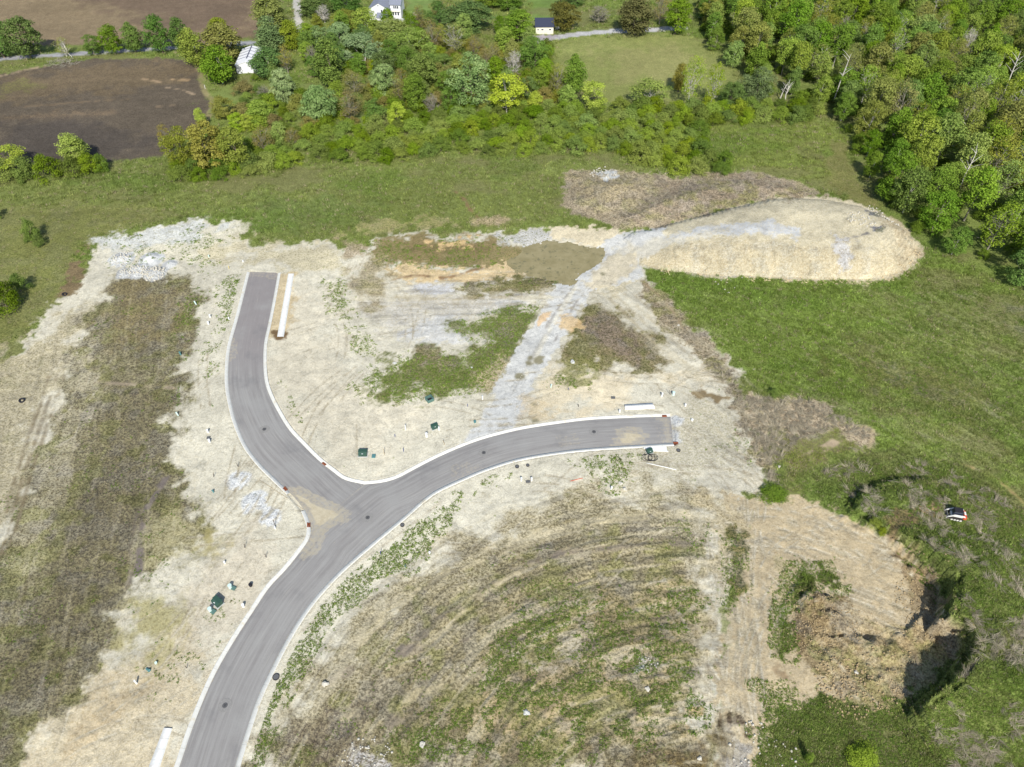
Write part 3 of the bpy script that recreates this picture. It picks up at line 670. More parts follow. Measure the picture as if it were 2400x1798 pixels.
    crack = (1 - sstep(0.0, 0.045, np.abs(rl - .5))) * .10 + (1 - sstep(0.0, 0.04, np.abs(rl2 - .47))) * .10
    A *= (1 - crack * bare)[:, None]
    return A, B, C, G

def set_cover(me, co):
    A, B, C, G = cover(co[:, 0], co[:, 1], co[:, 2])
    n = len(co)
    for nm, arr in (('tone', A), ('fleck', B)):
        at = me.attributes.new(nm, 'FLOAT_COLOR', 'POINT')
        at.data.foreach_set('color', np.hstack([arr, np.ones((n, 1))]).astype(np.float32).ravel())
    for nm, arr in (('cover', C), ('grit', G)):
        at = me.attributes.new(nm, 'FLOAT', 'POINT')
        at.data.foreach_set('value', arr.astype(np.float32))

def grid_mesh(name, co, nr, nc, mat, smooth=True):
    idx = np.arange(nr * nc).reshape(nr, nc)
    q = np.stack([idx[:-1, :-1], idx[:-1, 1:], idx[1:, 1:], idx[1:, :-1]], -1).reshape(-1, 4)
    me = np_mesh(name, co, q, mat, smooth)
    return me

def np_mesh(name, co, faces, mat=None, smooth=False):
    """faces: (n,3) or (n,4) index array"""
    me = bpy.data.meshes.new(name)
    k = faces.shape[1]
    me.vertices.add(len(co)); me.vertices.foreach_set('co', np.ascontiguousarray(co, np.float32).ravel())
    me.loops.add(faces.size); me.loops.foreach_set('vertex_index', np.ascontiguousarray(faces, np.int32).ravel())
    me.polygons.add(len(faces)); me.polygons.foreach_set('loop_start', np.arange(0, faces.size, k, dtype=np.int32))
    try: me.polygons.foreach_set('loop_total', np.full(len(faces), k, np.int32))
    except Exception: pass
    if smooth: me.polygons.foreach_set('use_smooth', np.ones(len(faces), bool))
    if mat: me.materials.append(mat)
    me.update(calc_edges=True)
    return me

def obj(name, me, parent=None, kind=None, label=None, category=None, group=None, loc=None):
    o = bpy.data.objects.new(name, me)
    COL.objects.link(o)
    if parent: o.parent = parent
    if kind: o['kind'] = kind
    if label: o['label'] = label
    if category: o['category'] = category
    if group: o['group'] = group
    if loc is not None: o.location = loc
    return o

def build_ground():
    ys = []
    y = 24.0
    while y < 420:
        ys.append(y)
        D2 = y * y + CAM_H * CAM_H
        y += max(0.14, 1.15 * D2 / CAM_H / 736.0 * 0.98)
    ys = np.array([-3000, -600, -150, -50, -10, 8] + ys + [440, 480, 560, 800, 1500, 4000, 9000], float)
    s = np.concatenate([[-12, -4, -2], np.linspace(-1.5, 1.5, 1240), [2, 4, 12]])
    hw = np.interp(ys, [-3000, 0, 24, 420, 9000], [400, 66, 72, 262, 2600])
    X = hw[:, None] * s[None, :]; Y = np.repeat(ys[:, None], len(s), 1)
    x = X.ravel(); yy = Y.ravel()
    z = terrain(x, yy)
    co = np.stack([x, yy, z], 1)
    me = grid_mesh('ground', co, len(ys), len(s), GROUND_MAT)
    set_cover(me, co)
    return obj('ground', me, kind='structure', label='bare sand, dry turf, meadow and tilled soil of the building land')
build_ground()

# ------------------------------------------------------------------ street
def attr_f(me, nm, arr):
    at = me.attributes.new(nm, 'FLOAT', 'POINT'); at.data.foreach_set('value', np.asarray(arr, np.float32))

def asphalt_material():
    m, nt, b = new_mat('asphalt', 0.85, 0.25)
    geo = N(nt, 'ShaderNodeNewGeometry').outputs['Position']
    al = N(nt, 'ShaderNodeAttribute', attribute_name='along').outputs['Fac']
    ac = N(nt, 'ShaderNodeAttribute', attribute_name='across').outputs['Fac']
    dirt = N(nt, 'ShaderNodeAttribute', attribute_name='dirt').outputs['Fac']
    warm = N(nt, 'ShaderNodeAttribute', attribute_name='warm').outputs['Fac']
    cv = N(nt, 'ShaderNodeCombineXYZ')
    nt.links.new(mathn(nt, 'MULTIPLY', al, 0.06), cv.inputs[0]); nt.links.new(mathn(nt, 'MULTIPLY', ac, 1.6), cv.inputs[1])
    streak = noise(nt, 1.0, 4.0, 0.65, cv.outputs[0])
    cv2 = N(nt, 'ShaderNodeCombineXYZ')
    nt.links.new(mathn(nt, 'MULTIPLY', al, 0.12), cv2.inputs[0]); nt.links.new(mathn(nt, 'MULTIPLY', ac, 5.0), cv2.inputs[1])
    streak2 = noise(nt, 1.0, 3.0, 0.6, cv2.outputs[0])
    base = mixc(nt, alb(144, 140, 137), alb(164, 161, 157), maprange(nt, streak, 0.35, 0.65))
    base = mixc(nt, base, alb(146, 139, 137), warm)
    base = mixc(nt, base, alb(182, 177, 166), mathn(nt, 'MULTIPLY', maprange(nt, streak2, 0.60, 0.72), 0.55))
    big = noise(nt, 0.16, 4.0, 0.6, geo)
    base = mixc(nt, base, alb(166, 164, 160), mathn(nt, 'MULTIPLY', maprange(nt, big, 0.5, 0.75), 0.6))
    base = mixc(nt, base, alb(124, 122, 122), mathn(nt, 'MULTIPLY', maprange(nt, big, 0.45, 0.25), 0.6))
    fine = noise(nt, 9.0, 4.0, 0.8, geo)
    base = mixc(nt, base, (0.5, 0.5, 0.5), 0.0)
    n1 = noise(nt, 1.4, 5.0, 0.7, geo)
    dm = maprange(nt, mathn(nt, 'ADD', dirt, mathn(nt, 'MULTIPLY', mathn(nt, 'SUBTRACT', n1, 0.5), 1.2)), 0.28, 0.78)
    base = mixc(nt, base, mixc(nt, alb(208, 196, 168), alb(190, 177, 150), maprange(nt, n1, .35, .65)), mathn(nt, 'MULTIPLY', dm, .95))
    v = maprange(nt, fine, 0.25, 0.75, 0.86, 1.14)
    vv = N(nt, 'ShaderNodeCombineColor')
    for i in range(3): nt.links.new(v, vv.inputs[i])
    nt.links.new(mixc(nt, base, vv.outputs[0], 1.0, 'MULTIPLY'), b.inputs['Base Color'])
    bp = N(nt, 'ShaderNodeBump'); bp.inputs['Distance'].default_value = 0.02; bp.inputs['Strength'].default_value = 0.5
    nt.links.new(fine, bp.inputs['Height']); nt.links.new(bp.outputs['Normal'], b.inputs['Normal'])
    return m
ASPH = asphalt_material()

def concrete_material(name, c, period=3.0, joint=0.0):
    m, nt, b = new_mat(name, 0.85, 0.2)
    geo = N(nt, 'ShaderNodeNewGeometry').outputs['Position']
    al = N(nt, 'ShaderNodeAttribute', attribute_name='along').outputs['Fac']
    n1 = noise(nt, 1.2, 5.0, 0.7, geo)
    base = mixc(nt, tuple(alb(*c, .86)), tuple(alb(*c, 1.05)), maprange(nt, n1, .3, .7))
    sandy = maprange(nt, noise(nt, 0.5, 5.0, 0.75, geo), 0.56, 0.66)
    base = mixc(nt, base, alb(214, 200, 170), mathn(nt, 'MULTIPLY', sandy, .6 if joint else .3))
    if period:
        f = mathn(nt, 'FRACT', mathn(nt, 'DIVIDE', al, period))
        j = mathn(nt, 'LESS_THAN', f, 0.03 / period * 1.6)
        base = mixc(nt, base, alb(*[x * .78 for x in c]), mathn(nt, 'MULTIPLY', j, .8))
    nt.links.new(base, b.inputs['Base Color'])
    return m
KERB_MAT = concrete_material('kerb_concrete', (230, 228, 220), 3.0, 1)
SLAB_MAT = concrete_material('walk_concrete', (252, 250, 244), 1.5, 0)

DIRT_ON_ROAD = [([(668, 1150), (700, 1148), (738, 1170), (775, 1188), (808, 1200), (812, 1216), (790, 1222), (770, 1230), (752, 1250), (738, 1290), (715, 1300), (735, 1240), (715, 1195), (690, 1175)], 1.0, 1.0),
                ([(1442, 1044), (1452, 1020), (1450, 1012), (1470, 1008), (1500, 1010), (1509, 1022), (1505, 1034), (1488, 1046), (1460, 1050)], .95, .5),
                ([(1062, 1100), (1100, 1090), (1120, 1096), (1110, 1108), (1070, 1116)], .62, 1.5), ([(1310, 1030), (1345, 1024), (1355, 1034), (1315, 1040)], .62, 1.2),
                ([(1530, 972), (1580, 970), (1590, 1045), (1540, 1045), (1548, 1010)], .55, 2.0), ([(530, 806), (548, 800), (546, 835), (530, 850)], .75, .6),
                ([(585, 636), (655, 636), (650, 650), (588, 648)], .7, 1.2), ([(800, 1215), (850, 1200), (830, 1240), (770, 1270)], .3, 3)]

def strip(name, Lp, Rp, cols=18, z=0.03):
    n = max(len(Lp), len(Rp))
    def rs(P):
        s = np.concatenate([[0], np.cumsum(np.hypot(*(P[1:] - P[:-1]).T))]); t = np.linspace(0, s[-1], n)
        return np.stack([np.interp(t, s, P[:, 0]), np.interp(t, s, P[:, 1])], 1), t
    A, ta = rs(Lp); B, tb = rs(Rp)
    u = np.linspace(0, 1, cols)
    XY = A[:, None, :] * (1 - u[None, :, None]) + B[:, None, :] * u[None, :, None]
    al = np.repeat(((ta + tb) / 2)[:, None], cols, 1)
    wd = np.hypot(*(B - A).T)
    ac = wd[:, None] * (u[None, :] - .5)
    co = np.concatenate([XY.reshape(-1, 2), np.full((n * cols, 1), z)], 1)
    co[:, 2] += (0.09 * (1 - (2 * np.tile(u, n) - 1) ** 2))
    me = grid_mesh(name, co, n, cols, ASPH)
    # left/right order may flip the normal; make it face up
    if me.polygons[0].normal.z < 0:
        me.flip_normals()
    attr_f(me, 'along', al.ravel()); attr_f(me, 'across', ac.ravel())
    d = np.zeros(len(co))
    for P, k, s in DIRT_ON_ROAD:
        q = sstep(-s * .8, s * .8, sdist(co[:, 0], co[:, 1], poly(P), 8)) * k
        d = np.maximum(d, q)
    edge = np.abs(ac.ravel()) / np.maximum(np.repeat(wd, cols) / 2, .1)
    d = np.maximum(d, sstep(.90, 1.0, edge) * .46)
    attr_f(me, 'dirt', d)
    attr_f(me, 'warm', sstep(112, 130, co[:, 1]) * (co[:, 0] < -30) * .8)
    return me

virt = np.array([gp(731, 1240), gp(790, 1185), gp(854, 1135)])
mL = np.vstack([mainL, virt[1:2], isl])
me = strip('road', mL, mainR, 30)
obj('road', me, kind='structure', label='grey asphalt street curving up from the bottom of the picture to the right')
me = strip('road', brL, brR, 26)
obj('road', me, kind='structure', label='older purplish asphalt side street running up to its dead end')

def offset_path(P, side):
    T = np.gradient(P, axis=0); T /= np.maximum(np.hypot(T[:, 0], T[:, 1]), 1e-6)[:, None]
    Nn = np.stack([-T[:, 1], T[:, 0]], 1) * side
    # smooth the normals
    for _ in range(2):
        Nn[1:-1] = (Nn[:-2] + 2 * Nn[1:-1] + Nn[2:]) / 4
    return Nn

def kerb(P, side, prof, label, mat=None, name='kerb'):
    Nn = offset_path(P, side)
    k = len(prof)
    s = np.concatenate([[0], np.cumsum(np.hypot(*(P[1:] - P[:-1]).T))])
    co = []
    for (o, z) in prof:
        co.append(np.concatenate([P + Nn * o, np.full((len(P), 1), z)], 1))
    co = np.stack(co, 1).reshape(-1, 3)
    me = grid_mesh(name, co, len(P), k, mat or KERB_MAT, smooth=False)
    if me.polygons[1].normal.z < 0: me.flip_normals()
    attr_f(me, 'along', np.repeat(s, k))
    return obj(name, me, kind='structure', label=label)
PROF = [(-0.06, -0.2), (-0.06, 0.045), (0.30, 0.055), (0.42, 0.13), (0.62, 0.16), (0.68, 0.14), (0.68, -0.3)]
cut = lambda P, y: P[P[:, 1] > y]
k1 = cut(brL, gp(0, 1160)[1])
kerb(k1, -1, PROF, 'pale concrete kerb on the outer side of the side street')
k2 = smooth_line([gp(*p) for p in [(714, 1196), (722, 1215), (728, 1240), (722, 1266), (702, 1294), (670, 1334), (630, 1377), (594, 1431), (565, 1475), (536, 1522), (507, 1573), (482, 1627), (460, 1681), (442, 1730), (422, 1790), (400, 1850)]], .8)
kerb(k2, -1, PROF, 'pale concrete kerb on the left side of the street at the bottom')
kerb(np.vstack([brR, isl[1:]]), 1, PROF, 'pale concrete kerb bending round the inner corner where the streets fork')
kerb(mainR, -1, PROF, 'pale concrete kerb on the outer right side of the long street')

def slab(name, quad, h, mat, label, kind='structure', sub=12):
    """thick slab on a quad of ground points, along = first edge to second edge"""
    a, b, c, d = [Vector((*gp(*p), 0)) for p in quad]
    rows = []
    for i in range(sub + 1):
        t = i / sub
        rows.append((a.lerp(d, t), b.lerp(c, t)))
    co = []; al = []
    for p, q in rows:
        zz = max(tz(p.x, p.y), tz(q.x, q.y), tz((p.x + q.x) / 2, (p.y + q.y) / 2)) + h
        zz = h + 0.12
        for v, z in ((p, -0.3), (p, zz), (q, zz), (q, -0.3)):
            co.append((v.x, v.y, z)); al.append((p - rows[0][0]).length)
    co = np.array(co)
    me = grid_mesh(name, co, sub + 1, 4, mat, smooth=False)
    n = len(co)
    if me.polygons[1].normal.z < 0: me.flip_normals()
    attr_f(me, 'along', al)
    return obj(name, me, kind=kind, label=label)
slab('sidewalk', [(676, 643), (689, 643), (665, 791), (650, 791)], .12, SLAB_MAT, 'long white concrete walk strip beside the side street')
slab('sidewalk', [(385, 1707), (404, 1708), (358, 1850), (330, 1850)], .12, SLAB_MAT, 'white concrete walk strip cut off by the bottom edge left of the street')
slab('sidewalk', [(1463, 950), (1465, 961), (1535, 958), (1529, 946)], .12, SLAB_MAT, 'short white concrete walk slab behind the kerb of the right street end')

# pond
def water_material():
    m, nt, b = new_mat('muddy_water', 0.12, 0.5)
    geo = N(nt, 'ShaderNodeNewGeometry').outputs['Position']
    n = noise(nt, 0.35, 5.0, 0.7, geo)
    c = mixc(nt, alb(166, 154, 114), alb(146, 135, 94), maprange(nt, n, .35, .65))
    c = mixc(nt, c, alb(130, 124, 90), maprange(nt, noise(nt, 0.8, 4, .6, geo), .58, .64))
    nt.links.new(c, b.inputs['Base Color'])
    bp = N(nt, 'ShaderNodeBump'); bp.inputs['Strength'].default_value = .08
    nt.links.new(noise(nt, 3, 3, .6, geo), bp.inputs['Height']); nt.links.new(bp.outputs['Normal'], b.inputs['Normal'])
    return m
pw = poly([(1150, 560), (1440, 560), (1440, 670), (1150, 670)])
me = bpy.data.meshes.new('water'); me.from_pydata([(x, y, -0.42) for x, y in pw], [], [(0, 1, 2, 3)][:1]); me.materials.append(water_material())
if me.polygons[0].normal.z < 0: me.flip_normals()
obj('water', me, kind='structure', label='shallow brown pond where the gravel track meets the earth fill')

# ------------------------------------------------------------------ foliage
def leaf_material(name, c1, c2, trans=0.24, objvar=0.18):
    m = bpy.data.materials.new(name); m.use_nodes = True
    nt = m.node_tree; nt.nodes.clear()
    out = N(nt, 'ShaderNodeOutputMaterial')
    lf = N(nt, 'ShaderNodeAttribute', attribute_name='leaf_tone').outputs['Fac']
    oi = N(nt, 'ShaderNodeObjectInfo').outputs['Random']
    c = mixc(nt, tuple(c1), tuple(c2), lf)
    hs = N(nt, 'ShaderNodeHueSaturation')
    nt.links.new(c, hs.inputs['Color'])
    nt.links.new(maprange(nt, oi, 0, 1, 0.485, 0.515), hs.inputs['Hue'])
    nt.links.new(maprange(nt, mathn(nt, 'FRACT', mathn(nt, 'MULTIPLY', oi, 7.13)), 0, 1, 0.85, 1.08), hs.inputs['Saturation'])
    nt.links.new(maprange(nt, mathn(nt, 'FRACT', mathn(nt, 'MULTIPLY', oi, 3.71)), 0, 1, 1 - objvar, 1 + objvar), hs.inputs['Value'])
    d = N(nt, 'ShaderNodeBsdfDiffuse'); t = N(nt, 'ShaderNodeBsdfTranslucent')
    nt.links.new(hs.outputs[0], d.inputs['Color']); nt.links.new(hs.outputs[0], t.inputs['Color'])
    mx = N(nt, 'ShaderNodeMixShader'); mx.inputs[0].default_value = trans
    nt.links.new(d.outputs[0], mx.inputs[1]); nt.links.new(t.outputs[0], mx.inputs[2])
    nt.links.new(mx.outputs[0], out.inputs['Surface'])
    return m

BARK = simple_mat('bark', alb(140, 128, 112), .95, .1, .25, 3)
BARK_PALE = simple_mat('pale_bark', alb(212, 206, 194), .9, .1, .2, 3)
BARK_GREY = simple_mat('grey_bark', alb(158, 152, 136), .9, .1, .2, 3)

def blob_centres(env, n, r, seed):
    """clump centres filling an envelope. env(t) -> radius fraction at height fraction t"""
    g = np.random.default_rng(seed); out = []
    tries = 0
    while len(out) < n and tries < 20000:
        tries += 1
        t = g.random(); a = g.random() * 2 * math.pi
        R_ = env(t)
        q = math.sqrt(g.random() * .75 + .25) * max(R_ - r * .55, 0.02)
        p = np.array([q * math.cos(a), q * math.sin(a), t])
        if all(np.linalg.norm((p - o) * [1, 1, 1.0]) > r * .62 for o in out):
            out.append(p)
    return np.array(out)

KINDS = {
 #            crown base, width/height, env, clumps, clump r, leaves per clump, leaf size, elong, droop
 'maple':   dict(cb=.12, rw=.37, n=56, r=.125, lp=60, ls=.052, el=1.0, droop=.1, hole=.05),
 'round':   dict(cb=.08, rw=.44, n=62, r=.12, lp=60, ls=.048, el=1.0, droop=.1, hole=.0),
 'silver':  dict(cb=.08, rw=.40, n=46, r=.14, lp=84, ls=.055, el=2.4, droop=.5, hole=.0),
 'oval':    dict(cb=.08, rw=.29, n=46, r=.13, lp=76, ls=.050, el=1.1, droop=.1, hole=.0),
 'cone':    dict(cb=.06, rw=.26, n=50, r=.12, lp=70, ls=.045, el=1.3, droop=.2, hole=.0),
 'open':    dict(cb=.22, rw=.50, n=30, r=.16, lp=56, ls=.062, el=1.0, droop=.1, hole=.1),
 'sparse':  dict(cb=.18, rw=.32, n=40, r=.13, lp=26, ls=.036, el=1.2, droop=.1, hole=.1),
 'bare':    dict(cb=.15, rw=.34, n=44, r=.12, lp=3, ls=.03, el=1.0, droop=.0, hole=.1),
 'forest':  dict(cb=.32, rw=.31, n=52, r=.11, lp=50, ls=.046, el=1.1, droop=.1, hole=.05),
 'forestthin': dict(cb=.28, rw=.33, n=48, r=.11, lp=26, ls=.040, el=1.2, droop=.1, hole=.1),
 'shrub':   dict(cb=.02, rw=.75, n=26, r=.26, lp=80, ls=.085, el=1.0, droop=.0, hole=.0),
}
def env_of(kind):
    if kind in ('cone',): return lambda t: (1 - t) ** .7 * (0.55 + .45 * min(1, t * 8)) + .05
    if kind in ('oval', 'sparse', 'bare'): return lambda t: math.sqrt(max(0, 1 - (2 * t - .9) ** 2 / 1.25)) if t > .05 else .6
    if kind in ('open',): return lambda t: math.sqrt(max(0, 1 - (2 * t - 1.0) ** 2)) ** .6
    if kind in ('shrub',): return lambda t: math.sqrt(max(0, 1 - t * t * .95))
    return lambda t: math.sqrt(max(0, 1 - (2 * t - .86) ** 2 / 1.35)) ** .8

def make_leaves(kind, seed, lean=0.0):
    """crown for a tree of height 1, as (verts, quads, leaf tone)"""
    K = KINDS[kind]; g = np.random.default_rng(seed * 13 + 5)
    H = 1 - K['cb']
    env = env_of(kind)
    ph = g.random(4) * 6.28
    cs = blob_centres(lambda t: env(t) * K['rw'] / H * 1.0, K['n'], K['r'] / H, seed)
    cs = cs * H
    # lopsided crown
    ang = np.arctan2(cs[:, 1], cs[:, 0])
    cs[:, :2] *= (1 + .16 * np.sin(ang * 2 + ph[0]) + .10 * np.sin(ang * 3 + ph[1]))[:, None]
    cs[:, 2] = cs[:, 2] * (1 - K['r'] * .6) + K['cb'] + K['r'] * .1
    V = []; T = []
    for c in cs:
        r = K['r'] * g.uniform(.65, 1.2)
        n = int(K['lp'] * 2.2 * g.uniform(.75, 1.2))
        d = g.normal(size=(n, 3)); d /= np.linalg.norm(d, axis=1)[:, None]
        d[:, 2] = np.where(d[:, 2] < -.35, -d[:, 2], d[:, 2])
        rad = r * (g.random(n) ** .35)
        p = c + d * rad[:, None] * [1.0, 1.0, .82]
        p[:, 2] = np.maximum(p[:, 2], .01)
        # face outward with jitter
        nrm = d + (p - [0, 0, .5]) * 1.0 + g.normal(size=(n, 3)) * .8 + [0, 0, .25]
        nrm /= np.linalg.norm(nrm, axis=1)[:, None]
        up = np.array([0, 0, 1.0]) if K['droop'] > .3 else None
        ref = g.normal(size=(n, 3)) if up is None else (d * .8 + [0, 0, -1.0] + g.normal(size=(n, 3)) * .35)
        a = np.cross(nrm, ref); a /= np.linalg.norm(a, axis=1)[:, None] + 1e-9
        b = np.cross(nrm, a)
        s = K['ls'] * .60 * g.uniform(.5, 1.3, n)[:, None]
        e = K['el']
        q = np.stack([p - b * s * .5 * e, p + a * s * .42 / math.sqrt(e) , p + b * s * .5 * e, p - a * s * .42 / math.sqrt(e)], 1)
        V.append(q.reshape(-1, 3))
        ct = g.uniform(-.22, .22)
        T.append(np.repeat(np.clip(g.beta(2, 2, n) * .8 + .1 + ct, 0, 1), 4))
    V = np.concatenate(V); T = np.concatenate(T)
    F = np.arange(len(V)).reshape(-1, 4)
    return V, F, T, cs

def tube(pts, radii, sides=5):
    co = []; fs = []
    for i, (p, r) in enumerate(zip(pts, radii)):
        p = np.asarray(p)
        t = np.asarray(pts[min(i + 1, len(pts) - 1)]) - np.asarray(pts[max(i - 1, 0)])
        t = t / (np.linalg.norm(t) + 1e-9)
        a = np.cross(t, [0.3, 1, 0.1]); a /= np.linalg.norm(a) + 1e-9
        b = np.cross(t, a)
        for k in range(sides):
            an = 2 * math.pi * k / sides
            co.append(p + (a * math.cos(an) + b * math.sin(an)) * r)
    for i in range(len(pts) - 1):
        for k in range(sides):
            k2 = (k + 1) % sides
            fs.append((i * sides + k, i * sides + k2, (i + 1) * sides + k2, (i + 1) * sides + k))
    return np.array(co), np.array(fs)

def make_trunk(kind, seed, cs):
    g = np.random.default_rng(seed * 7 + 1)
    V = []; F = []; off = 0
    def add(p, r, s=5):
        nonlocal off
        v, f = tube(p, r, s); V.append(v); F.append(f + off); off += len(v)
    K = KINDS[kind]
    bw = .016 if kind != 'shrub' else .02
    topz = .78 if kind != 'open' else .45
    if kind == 'shrub': topz = .4
    bend = g.normal(size=2) * .03
    tp = [np.array([bend[0] * math.sin(t * 3), bend[1] * math.sin(t * 2.5), t * topz - (.03 if t == 0 else 0)]) for t in np.linspace(0, 1, 6)]
    add(tp, [bw * (1.3 if t == 0 else 1) * (1 - t * .8) for t in np.linspace(0, 1, 6)], 6)
    order = g.permutation(len(cs))
    m = {'bare': 40, 'sparse': 34, 'forestthin': 20, 'open': 18}.get(kind, 9)
    for i in order[:m]:
        c = cs[i]
        z0 = max(K['cb'] * .8, c[2] * g.uniform(.45, .7)); z0 = min(z0, topz * .95)
        t = z0 / topz
        p0 = np.array([bend[0] * math.sin(t * 3), bend[1] * math.sin(t * 2.5), z0])
        mid = p0 * .5 + c * .5 + np.array([0, 0, -.03]) + g.normal(size=3) * .02
        r0 = bw * .55 * (1 - .6 * t)
        add([p0, mid, c], [r0, r0 * .65, r0 * .25], 4)
        if kind in ('bare', 'sparse', 'forestthin'):
            for _ in range(16 if kind == 'bare' else 5):
                st = mid * (1 - (q := g.random())) + c * q
                d = g.normal(size=3); d[2] = abs(d[2]) * 1.2; d /= np.linalg.norm(d)
                e = st + d * g.uniform(.06, .15)
                add([st, (st + e) / 2 + g.normal(size=3) * .008, e], [.0038, .0026, .0012], 3)
    return np.concatenate(V), np.concatenate([f for f in F])

LEAFMATS = {}
def lm(name, c1, c2, **k):
    f = []
    for c in (c1, c2):
        c = np.array(c, float); g = c.mean()
        f.append(alb(*np.minimum((c * .96 + g * .04) * np.array([1.12, 1.10, .95]), 235)))
    LEAFMATS[name] = leaf_material(name, f[0], f[1], objvar=.12, **k)
lm('mid_green_leaves', (82, 112, 42), (136, 164, 74))
lm('dark_green_leaves', (74, 104, 50), (116, 146, 76))
lm('silvery_leaves', (92, 120, 76), (160, 182, 138), trans=.15)
lm('light_green_leaves', (108, 136, 54), (160, 182, 88))
lm('yellow_green_leaves', (134, 158, 60), (176, 192, 92))
lm('deep_yellow_green_leaves', (110, 132, 36), (148, 164, 58))
lm('olive_leaves', (112, 122, 58), (156, 162, 90))
lm('brown_olive_leaves', (120, 116, 62), (158, 152, 92))
lm('grey_buds', (138, 134, 104), (164, 160, 124))
lm('cedar_needles', (86, 90, 50), (122, 122, 74))
lm('blue_green_needles', (92, 114, 70), (132, 152, 100))
lm('thicket_leaves', (106, 130, 50), (156, 176, 80))
lm('thicket_dark_leaves', (84, 108, 40), (128, 150, 62))

PROTO = {}
def proto(kind, var, leafmat, bark):
    key = (kind, var, leafmat, bark.name)
    if key in PROTO: return PROTO[key]
    gkey = (kind, var)
    seed = {k: i for i, k in enumerate(KINDS)}[kind] * 10 + var + 1
    V, F, T, cs = make_leaves(kind, seed)
    me = np_mesh('crown', V, F, LEAFMATS[leafmat]); attr_f(me, 'leaf_tone', T)
    tv, tf = make_trunk(kind, seed, cs)
    tm = np_mesh('trunk', tv, tf, bark, True)
    PROTO[key] = (me, tm)
    return PROTO[key]

CAMV = np.array([0, 0, CAM_H])
def add_tree(kind, leafmat, x, y, z, h, wscale, label, group=None, name='tree', cat='tree', bark=None, var=None, rot=None):
    g = random
    var = g.randrange(3) if var is None else var
    cm, tm = proto(kind, var, leafmat, bark or BARK)
    r = bpy.data.objects.new(name, None); COL.objects.link(r)
    r.empty_display_size = .5
    r.location = (x, y, z)
    r.rotation_euler = (g.uniform(-.03, .03), g.uniform(-.03, .03), g.uniform(0, 6.28) if rot is None else rot)
    r.scale = (h * wscale, h * wscale, h)
    r['label'] = label; r['category'] = cat
    if group: r['group'] = group
    c = bpy.data.objects.new('crown' if cat != 'shrub' else 'foliage', cm); COL.objects.link(c); c.parent = r
    t = bpy.data.objects.new('trunk' if cat != 'shrub' else 'stems', tm); COL.objects.link(t); t.parent = r
    return r

def tree_px(kind, leafmat, x, ytop, ybot, wpx, label, **kw):
    """tree whose crown spans ytop..ybot and wpx in the photo, standing on the ground"""
    D = dist_at(ybot); 
    R_ = wpx / 2 * D / FPX
    el = math.atan2(CAM_H, gp(x, ybot)[1])
    yb = ybot - R_ * math.sin(el) * FPX / D * (0.55 if kind not in ('open', 'forest', 'forestthin') else .5)
    X, Y = gp(x, yb)
    # height: ray through ytop over a crown top slightly behind the trunk
    v = (ytop - 899.0) / FPX
    Yt = Y + R_ * .25
    t = Yt / (CP - v * SP)
    H = CAM_H - t * (SP + v * CP)
    z = tz(X, Y)
    H = max(H - z, 1.5)
    u = (x - 1200) / FPX
    K = KINDS[kind]
    H *= 1.06
    ws = R_ * 1.12 / (H * (K['rw'] + .03))
    return add_tree(kind, leafmat, X, Y, z, H, ws, label, **kw)

